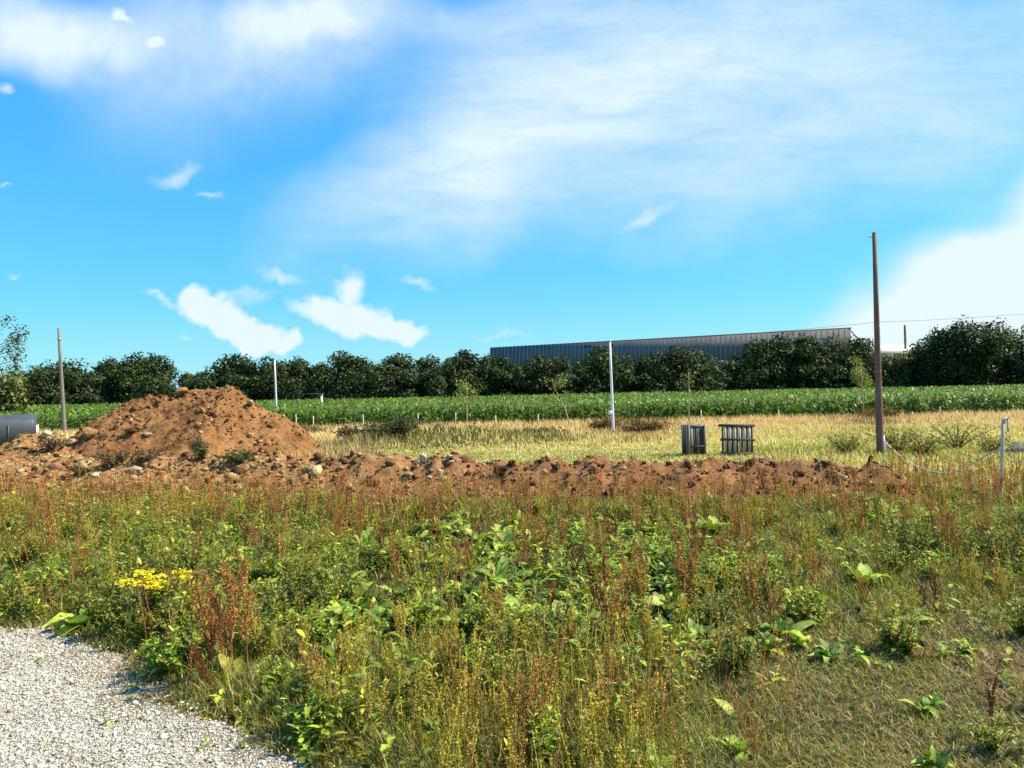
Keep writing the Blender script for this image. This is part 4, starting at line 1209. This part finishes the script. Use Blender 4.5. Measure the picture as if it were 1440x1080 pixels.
def crate():
    b = gnd(976, 640); e = empty("slatted_crate", (b.x, b.y, float(zg(b.x, b.y))), "narrow upright slatted wooden crate with pale edges left of the pallet", "crate", rz=.25)
    W, D, H = .54, .42, .94
    for sx in (-1, 1):
        for sy in (-1, 1): box_geo(Geo(), (sx * W / 2 * (1.0 if sy < 0 else .98), sy * D / 2, H / 2), (.05, .05, H)).build("corner_post", M_CRATE, e)
    for i, (x, wd, m) in enumerate(((-.17, .085, M_CRATE), (-.085, .05, M_DARKWOOD), (-.01, .055, M_DARKWOOD), (.055, .035, M_CRATE), (.12, .06, M_DARKWOOD), (.19, .05, M_DARKWOOD))):
        box_geo(Geo(), (x, -D / 2 + .012 + .003 * (i % 2), H * .48), (wd, .02, H * .9)).build("slat", m, e)
    for i in range(5): box_geo(Geo(), (-.19 + i * .095, D / 2 - .01, H * .48), (.065, .02, H * .9)).build("slat", M_DARKWOOD, e)
    for sx in (-1, 1):
        for i in range(3): box_geo(Geo(), (sx * (W / 2 - .002), -.12 + i * .12, H * .48), (.02, .075, H * .9)).build("slat", M_DARKWOOD if sx < 0 else M_CRATE, e)  # sunlit right and shaded left side painted in by paler and darker slats
    for sy in (-1, 1): box_geo(Geo(), (0, sy * (D / 2 - .01), H - .03), (W - .055, .03, .055)).build("top_rail", M_CRATE, e)
    for sx in (-1, 1): box_geo(Geo(), (sx * (W / 2), 0, H - .03), (.03, D - .055, .05)).build("top_rail", M_CRATE, e)
    for z in (.28,): box_geo(Geo(), (0, -D / 2 - .016, z), (W - .06, .018, .05)).build("front_rail", M_DARKWOOD, e)
crate()

# ------------------------------------------------------------------ grey tank at the far left
def tank():
    import bmesh
    Y = 30.; r = at(50, 605, Y); e = empty("grey_tank", (r.x, Y, .35), "dark blue grey tank with a sloped top edge at the far left", "tank", rz=R(30))
    L, D, H = 4.2, 1.6, 1.25
    prof = [(0, 0), (0, H * .80), (.04, H * .83), (.34, H * .985), (.40, H), (D - .40, H), (D - .34, H * .985), (D - .04, H * .83), (D, H * .8), (D, 0)]
    V, T = [], []; n = len(prof)
    xs_ = [-L, -L + .12, -.14, 0]
    for i, x in enumerate(xs_):
        ins = .05 if i in (0, 3) else 0
        for (y, z) in prof: V.append((x, y + (ins if y < D / 2 else -ins), max(0, z - ins)))
    for i in range(3):
        for j in range(n):
            a, b = i * n + j, i * n + (j + 1) % n; T += [(a, a + n, b + n), (a, b + n, b)]
    for s in range(1, n - 1): T += [(0, s, s + 1), (3 * n, 3 * n + s + 1, 3 * n + s)]
    link("tank_body", make_mesh("tank_body", V, T, M_TANK), e)
    for yy in (.06, D - .06): box_geo(Geo(), (.035, yy, H * .33), (.05, .06, H * .66)).build("end_frame", M_TANKEDGE, e)
    for x in (-.9, -1.9, -2.9): box_geo(Geo(), (x, -.008, H * .35), (.04, .02, H * .66)).build("seam_strip", M_TANK, e)
    box_geo(Geo(), (-1.55, -.012, .75), (.05, .03, .22)).build("latch", M_GALV, e)
tank()

# ------------------------------------------------------------------ scrub around the poles and on the heap
SC = [(.075, .095, .03), (.15, .14, .045), (.05, .06, .025)]
SW = [(.22, .23, .045), (.34, .30, .08), (.11, .13, .03), (.50, .40, .16)]
RS = [(.24, .13, .055), (.15, .12, .045), (.10, .075, .04)]
for px, py, w, h, cols, label in [
    (1188, 640, .95, .75, SW, "small dark bush left of the foot of the brown pole"),
    (1262, 638, 1.1, 1.05, SW, "olive bush just right of the foot of the brown pole"),
    (1300, 642, 1.0, .75, SW, "twiggy bush behind the sagging rope"),
    (1345, 634, 1.5, 1.05, SW, "wide twiggy bush left of the white stake"),
    (1395, 640, .9, .7, SW, "small bush behind the white stake"),
    (850, 607, .8, .8, RS, "dark rusty bush at the foot of the tall white pole"),
    (905, 610, 1.3, .75, RS, "wide rusty brown bush right of the tall white pole"),
    (1235, 592, 1.2, .8, RS, "rusty bush behind the brown pole before the corn"),
    (500, 632, 1.45, 0.63, [(.10, .06, .04), (.14, .10, .045), (.11, .12, .04)], "low dark brown scrub left on the green hump"),
    (560, 632, 1.59, 0.70, SC, "low green scrub on the left hump"),
    (640, 625, 1.59, 0.70, [(.16, .15, .05), (.22, .16, .07), (.09, .10, .03)], "dry olive scrub on the middle hump"),
    (750, 622, 1.74, 0.49, [(.17, .15, .05), (.24, .18, .08), (.10, .11, .035)], "low brownish scrub right of the humps"),
    (430, 612, 1.30, 0.63, [(.22, .16, .09), (.15, .12, .06), (.11, .11, .04)], "dry grey brown scrub right of the soil heap"),
    (85, 597, .5, .5, SC, "dark bush at the foot of the leaning grey pole"),
]:
    p = gnd(px, py); Y = p.y
    bush("bush", p.x, Y, h, w, label, "bush", None, cols, 1000 if cols is SW else 2400, .07 if cols is SW else .12, seed_stems=34 if cols is SW else 24)
for px, py, w, h, cols, label in [
    (285, 648, .42, .5, SC, "green weed tuft at the foot of the heap"),
    (160, 655, .45, .42, RS, "olive brown weed tuft at the left foot of the heap"),
    (205, 652, .5, .35, RS, "rusty weed tuft growing on the front of the heap"),
    (185, 610, .4, .22, RS, "small dry tuft on the left face of the heap"),
    (70, 635, .5, .55, [(.12, .06, .05), (.20, .12, .08), (.16, .13, .06)], "dry purplish brown tuft on the spoil at far left"),
    (340, 652, .5, .3, SC, "low green tuft right at the foot of the heap")]:
    p, Y = surf_at(px, py); bush("weed_tuft", p.x, p.y, h, w, label, "weed tuft", None, cols, 700, .07, seed_stems=16)

# ------------------------------------------------------------------ factory hall behind the trees
def factory():
    A = at(690, 489.5, 232.0); B = at(1196, 462, 183.0)
    zr = (A.z + B.z) / 2
    A.z = zr; B.z = zr
    ux = (B - A); L = ux.length; ux.normalize(); nrm = Vector((ux.y, -ux.x, 0))    # toward the camera
    if nrm.y > 0: nrm = -nrm
    e = empty("factory_hall", (0, 0, 0), "long dark grey factory hall with ribbed upper cladding behind the trees", "factory hall")
    ze = at(1050, 501.5, 197.).z - 1.0
    def pt(s, d, z): q = A + ux * s + nrm * d; return (q.x, q.y, z)
    roof_w = 1.2
    M_ROOF = simple_mat("grey_sheet_roof", (.13, .124, .122), (.175, .168, .165), .25, .95, 0, 0, (1, 1, 1))
    M_RIB = simple_mat("pale_roof_rib", (.30, .295, .295), (.40, .39, .39), .6, .8, 0)
    M_WALL = simple_mat("pale_sheet_wall", (.34, .35, .36), (.46, .46, .47), .4, .7)
    V = [pt(0, 0, zr), pt(L, 0, zr), pt(L, roof_w, ze), pt(0, roof_w, ze), pt(0, -.3, zr), pt(L, -.3, zr), pt(L, roof_w - .3, ze), pt(0, roof_w - .3, ze)]
    T = [(0, 2, 1), (0, 3, 2), (4, 5, 6), (4, 6, 7), (0, 1, 5), (0, 5, 4), (3, 7, 6), (3, 6, 2), (0, 4, 7), (0, 7, 3), (1, 2, 6), (1, 6, 5)]
    roof = link("wall_cladding", make_mesh("wall_cladding", V, T, M_ROOF), e)
    # the back slope
    V2 = [pt(0, -.35, zr - .25), pt(L, -.35, zr - .25), pt(L, -24, zr - 1.2), pt(0, -24, zr - 1.2)]
    link("roof", make_mesh("roof", V2 + [(x, y, z - .4) for x, y, z in V2], [(0, 1, 2), (0, 2, 3), (4, 6, 5), (4, 7, 6), (0, 4, 5), (0, 5, 1), (2, 6, 7), (2, 7, 3), (1, 5, 6), (1, 6, 2), (0, 3, 7), (0, 7, 4)], M_ROOF), e)
    g = Geo(); n = 78
    for i in range(n + 1):
        s = L * i / n
        p = np.array([[pt(s, .1, zr + .07), pt(s, roof_w / 2, (zr + ze) / 2 + .1), pt(s, roof_w, ze + .07)]])
        g.add(*tubes(p, np.array([[.11, .11, .11]]), 4, (.3, .3, .3)))
    g.build("cladding_rib", M_RIB, roof)
    g = Geo(); g.add(*tubes(np.array([[pt(-.2, 0, zr + .1), pt(L / 2, 0, zr + .1), pt(L + .2, 0, zr + .1)]]), np.array([[.16, .16, .16]]), 6, (.3, .3, .3))).build("ridge_cap", M_ROOF, roof)
    g = Geo(); g.add(*tubes(np.array([[pt(-.2, roof_w + .1, ze - .15), pt(L / 2, roof_w + .1, ze - .15), pt(L + .2, roof_w + .1, ze - .15)]]), np.array([[.28, .28, .28]]), 6, (.3, .3, .3))).build("gutter", M_WALL, roof)
    W = []; T = []
    ring_ = [(0, roof_w - .35), (L, roof_w - .35), (L, -23.5), (0, -23.5)]
    for z in (0, ze - .35): W += [pt(s, d, z) for s, d in ring_]
    for i in range(4):
        j = (i + 1) % 4; T += [(i, j, j + 4), (i, j + 4, i + 4)]
    W += [pt(.02, -.6, zr - .7), pt(L - .02, -.6, zr - .7), pt(L - .02, -23.5, zr - 1.7), pt(.02, -23.5, zr - 1.7)]; T += [(4, 8, 11), (4, 11, 7), (5, 6, 10), (5, 10, 9)]
    link("wall", make_mesh("wall", W, T, M_WALL), e)
    # dark skylight strip that shows between the trees behind the white pole
    s0 = 31.0
    P = [pt(s0, roof_w * .12, zr + (ze - zr) * .12 + .09), pt(s0 + 9, roof_w * .12, zr + (ze - zr) * .12 + .09), pt(s0 + 9, roof_w * .2, zr + (ze - zr) * .2 + .09), pt(s0, roof_w * .2, zr + (ze - zr) * .2 + .09)]
    link("skylight", make_mesh("skylight", P + [(x, y, z - .3) for x, y, z in P], [(0, 2, 1), (0, 3, 2), (0, 1, 5), (0, 5, 4), (3, 7, 6), (3, 6, 2), (0, 4, 7), (0, 7, 3), (1, 2, 6), (1, 6, 5)], M_WIRE), roof)
factory()

def depot():
    Y = 210.; a, b = at(1225, 483, Y), at(1300, 479, Y); zt = (a.z + b.z) / 2 + .5
    e = empty("depot_building", (0, 0, 0), "low building with pale pinkish roof and chimney seen between trees at right", "building")
    m1 = simple_mat("pale_pink_fascia", (.50, .44, .42), (.62, .56, .53), .5, .7); m2 = simple_mat("dark_depot_wall", (.10, .085, .08), (.16, .14, .13), .5, .8)
    cx, w = (a.x + b.x) / 2, (b.x - a.x) + 8
    box_geo(Geo(), (cx, Y + 10, (zt - 3.4) / 2), (w, 19.5, zt - 3.4)).build("wall", m2, e)
    hw = w / 2 + .3
    Vr = [(cx - hw, Y - .4, zt - 3.1), (cx + hw, Y - .4, zt - 3.1), (cx + hw, Y + 20, zt), (cx - hw, Y + 20, zt)]
    r_ = link("roof", make_mesh("roof", Vr + [(x, y, z - .25) for x, y, z in Vr], [(0, 1, 2), (0, 2, 3), (4, 6, 5), (4, 7, 6), (0, 4, 5), (0, 5, 1), (2, 6, 7), (2, 7, 3), (1, 5, 6), (1, 6, 2), (0, 3, 7), (0, 7, 4)], m1), e)
    c = at(1273, 480, Y + 6); t = at(1272.5, 457, Y + 6)
    Geo().add(*tubes(np.array([[(c.x, Y + 6, zt - 3.0), (c.x, Y + 6, (zt + t.z) / 2), (c.x, Y + 6, t.z)]]), np.array([[.32, .30, .28]]), 10, (.3, .3, .3))).build("chimney", m2, r_)
    c = at(1315, 480, 215.); t = at(1315, 455, 215.)
    o = Geo().add(*tubes(np.array([[(c.x, 215., 0), (c.x, 215., t.z / 2), (c.x, 215., t.z)]]), np.array([[.16, .14, .10]]), 8, (.3, .3, .3))).build("mast", M_GALV)
    tag(o, "thin grey mast behind the tall trees right of the chimney", "mast")
depot()

# ------------------------------------------------------------------ sun and sky
SUN_AZ, SUN_EL = R(84), R(48)          # azimuth measured clockwise from the view direction
sd = bpy.data.lights.new("sun", "SUN"); sd.energy = 5.0; sd.angle = R(.55); sd.color = (1.0, .90, .73)
so = bpy.data.objects.new("sun", sd); C.objects.link(so)
sv_ = Vector((math.sin(SUN_AZ) * math.cos(SUN_EL), math.cos(SUN_AZ) * math.cos(SUN_EL), math.sin(SUN_EL)))
so.rotation_euler = sv_.to_track_quat("Z", "Y").to_euler(); so.location = sv_ * 60

def sky_world():
    w = bpy.data.worlds.new("World"); bpy.context.scene.world = w; w.use_nodes = True
    nt = w.node_tree; nt.nodes.clear(); n = N(nt)
    gen = n("ShaderNodeTexCoord").outputs["Generated"]
    sky = n("ShaderNodeTexSky", sky_type="NISHITA"); sky.sun_disc = False; sky.sun_elevation = SUN_EL; sky.sun_rotation = SUN_AZ
    sky.air_density = 1.0; sky.dust_density = .3; sky.ozone_density = 1.4
    sep = n("ShaderNodeSeparateXYZ", {0: gen})
    ya = n.math("MAXIMUM", n.math("ABSOLUTE", sep.outputs[1]), .08)
    u0, v0 = n.math("DIVIDE", sep.outputs[0], ya), n.math("DIVIDE", sep.outputs[2], ya)
    P = n("ShaderNodeCombineXYZ", {0: u0, 1: v0, 2: 0.0}).outputs[0]
    # warp
    def warp(vec, scale, amt, detail=5, rough=.55):
        c = n("ShaderNodeTexNoise", {"Vector": vec, "Scale": scale, "Detail": detail, "Roughness": rough}).outputs["Color"]
        d = n("ShaderNodeVectorMath", {0: c, 1: (.5, .5, .5)}, operation="SUBTRACT").outputs[0]
        d = n("ShaderNodeVectorMath", {0: d, "Scale": amt}, operation="SCALE").outputs[0]
        return n("ShaderNodeVectorMath", {0: vec, 1: d}, operation="ADD").outputs[0]
    Pw = warp(warp(P, 7, .05), 24, .05)        # cumulus edges
    Ps = warp(P, 3.0, .22, 4)                   # cirrus drift
    def ell(vec, px, py, rx, ry, ang, lo=.35, hi=1.0, gain=1.0):
        a, b = uv(px, py)
        m = n("ShaderNodeMapping", {"Vector": vec, "Location": (a, b, 0), "Rotation": (0, 0, R(ang)), "Scale": (rx / F, ry / F, 1)}, vector_type="TEXTURE").outputs[0]
        m = n("ShaderNodeVectorMath", {0: m, 1: (1, 1, 0)}, operation="MULTIPLY").outputs[0]
        q = n("ShaderNodeVectorMath", {0: m}, operation="LENGTH").outputs["Value"]
        return n("ShaderNodeMapRange", {0: q, 1: hi, 2: lo, 3: 0.0, 4: gain}, interpolation_type="SMOOTHSTEP").outputs[0]
    def union(lst):
        o = lst[0]
        for k in lst[1:]: o = n.math("MAXIMUM", o, k)
        return o
    def addl(lst):
        o = lst[0]
        for k in lst[1:]: o = n.math("ADD", o, k)
        return o
    # streak texture along the cirrus
    sm_ = n("ShaderNodeMapping", {"Vector": P, "Rotation": (0, 0, R(-24)), "Scale": (2.6, 10.5, 1)}).outputs[0]
    streak = n.noise(warp(sm_, 1.2, .9, 4), 1.9, 11, .66)
    soft = n.noise(warp(P, 2.5, .3), 4.2, 9, .62)
    puff = n.noise(Pw, 22, 6, .6)
    cir = addl([ell(Ps, 760, 215, 430, 115, 27, 0, 1, .68), ell(Ps, 960, 80, 520, 260, 20, 0, 1, .62), ell(Ps, 1290, 130, 600, 230, 12, .1, 1, .60),
                ell(Ps, 820, 40, 360, 160, 10, 0, 1, .30), ell(Ps, 690, 130, 290, 150, 42, 0, 1, .34), ell(Ps, 860, 150, 380, 170, 25, 0, 1, .16), ell(Ps, 580, 260, 280, 90, 22, 0, 1, .55), ell(Ps, 1000, 270, 420, 80, 10, 0, 1, .22)])
    cir = n.math("MULTIPLY", cir, n("ShaderNodeMapRange", {0: streak, 1: .30, 2: .66, 3: .45, 4: 1.12}).outputs[0])
    cir = n.math("MULTIPLY", n.math("DIVIDE", cir, n.math("ADD", n.math("MULTIPLY", cir, .45), 1.0)), 1.15)
    tl = addl([ell(Ps, 40, 60, 210, 85, -12, 0, 1, .95), ell(Ps, 330, 55, 360, 150, 4, 0, 1, .72), ell(Ps, 560, 20, 260, 60, 0, 0, 1, .40), ell(Ps, 330, 150, 300, 120, 8, 0, 1, .22), ell(Ps, 420, 30, 220, 60, 12, 0, 1, .3)])
    tl = n.math("MULTIPLY", tl, n("ShaderNodeMapRange", {0: soft, 1: .32, 2: .66, 3: .45, 4: 1.3}).outputs[0])
    lr = addl([ell(Ps, 1430, 400, 380, 150, 36, .1, 1, 1.0), ell(Ps, 1270, 445, 320, 100, 22, .0, 1, .9), ell(Ps, 1520, 330, 240, 150, 40, .1, 1, .9)])
    lr = n.math("MULTIPLY", lr, n("ShaderNodeMapRange", {0: soft, 1: .3, 2: .6, 3: .85, 4: 1.15}).outputs[0])
    cum = union([ell(Pw, 282, 426, 32, 25, 0, .52, 1.12), ell(Pw, 318, 452, 46, 27, -28, .52, 1.12), ell(Pw, 362, 472, 66, 27, -20, .52, 1.14), ell(Pw, 400, 488, 34, 20, -30, .6, 1.1),
                 ell(Pw, 488, 442, 78, 27, -10, .52, 1.14), ell(Pw, 492, 405, 26, 30, 0, .3, 1.2, .85), ell(Pw, 560, 461, 62, 19, -10, .52, 1.12), ell(Pw, 432, 432, 36, 15, -6, .2, 1.2, .7)])
    cum = n.math("MULTIPLY", cum, n("ShaderNodeMapRange", {0: puff, 1: .25, 2: .55, 3: .85, 4: 1.2}).outputs[0])
    wis = union([ell(Pw, 395, 391, 40, 10, -8, 0, 1.2, .55), ell(Pw, 250, 239, 40, 15, 16, 0, 1.2, .55), ell(Pw, 303, 277, 26, 6, 0, 0, 1.3, .45), ell(Pw, 905, 307, 48, 11, 28, 0, 1.2, .45),
                 ell(Pw, 228, 415, 38, 6, -10, 0, 1.3, .55), ell(Pw, 219, 62, 13, 11, 0, .1, 1.2, .7), ell(Pw, 170, 20, 24, 12, -35, .1, 1.2, .7), ell(Pw, 8, 118, 14, 9, 0, 0, 1.2, .6), ell(Pw, 585, 402, 34, 9, -14, 0, 1.2, .5),
                 ell(Pw, 340, 418, 52, 9, 6, 0, 1.3, .4), ell(Pw, 700, 470, 60, 6, 0, 0, 1.3, .35), ell(Pw, 24, 388, 9, 6, 0, 0, 1.3, .5), ell(Pw, 4, 263, 12, 5, 0, 0, 1.3, .5), ell(Pw, 258, 470, 14, 7, 0, 0, 1.3, .4)])
    mask = n.math("MINIMUM", n.math("ADD", n.math("ADD", cir, tl), n.math("ADD", lr, n.math("ADD", cum, wis))), .97)
    # haze towards the horizon
    mask = n.math("MAXIMUM", mask, n("ShaderNodeMapRange", {0: v0, 1: .16, 2: .0, 3: 0.0, 4: .18}, interpolation_type="SMOOTHSTEP").outputs[0])
    rgb = n("ShaderNodeSeparateColor", {0: sky.outputs[0]})
    base = n("ShaderNodeCombineColor", {0: n.math("MULTIPLY", rgb.outputs[0], SKY_TINT[0]), 1: n.math("MULTIPLY", n.math("POWER", rgb.outputs[1], .60), SKY_TINT[1]),
                                        2: n.math("MINIMUM", n.math("MULTIPLY", rgb.outputs[2], SKY_TINT[2]), 4.3)}).outputs[0]
    colr = n.mix(mask, base, CLOUD)
    bg = n("ShaderNodeBackground", {"Color": colr, "Strength": .12})
    o = n("ShaderNodeOutputWorld"); n.link(bg.outputs[0], o.inputs[0])
SKY_TINT = (.238, 1.185, 1.35)
CLOUD = (3.62, 4.2, 4.3)
sky_world()

sc = bpy.context.scene
sc.view_settings.view_transform = "Standard"; sc.view_settings.look = "None"
sc.view_settings.exposure = 0.95; sc.view_settings.gamma = 1.0; sc.view_settings.use_curve_mapping = False
sc.render.engine = "CYCLES"
sc.cycles.max_bounces = 4; sc.cycles.diffuse_bounces = 2; sc.cycles.transparent_max_bounces = 4; sc.cycles.use_denoising = True
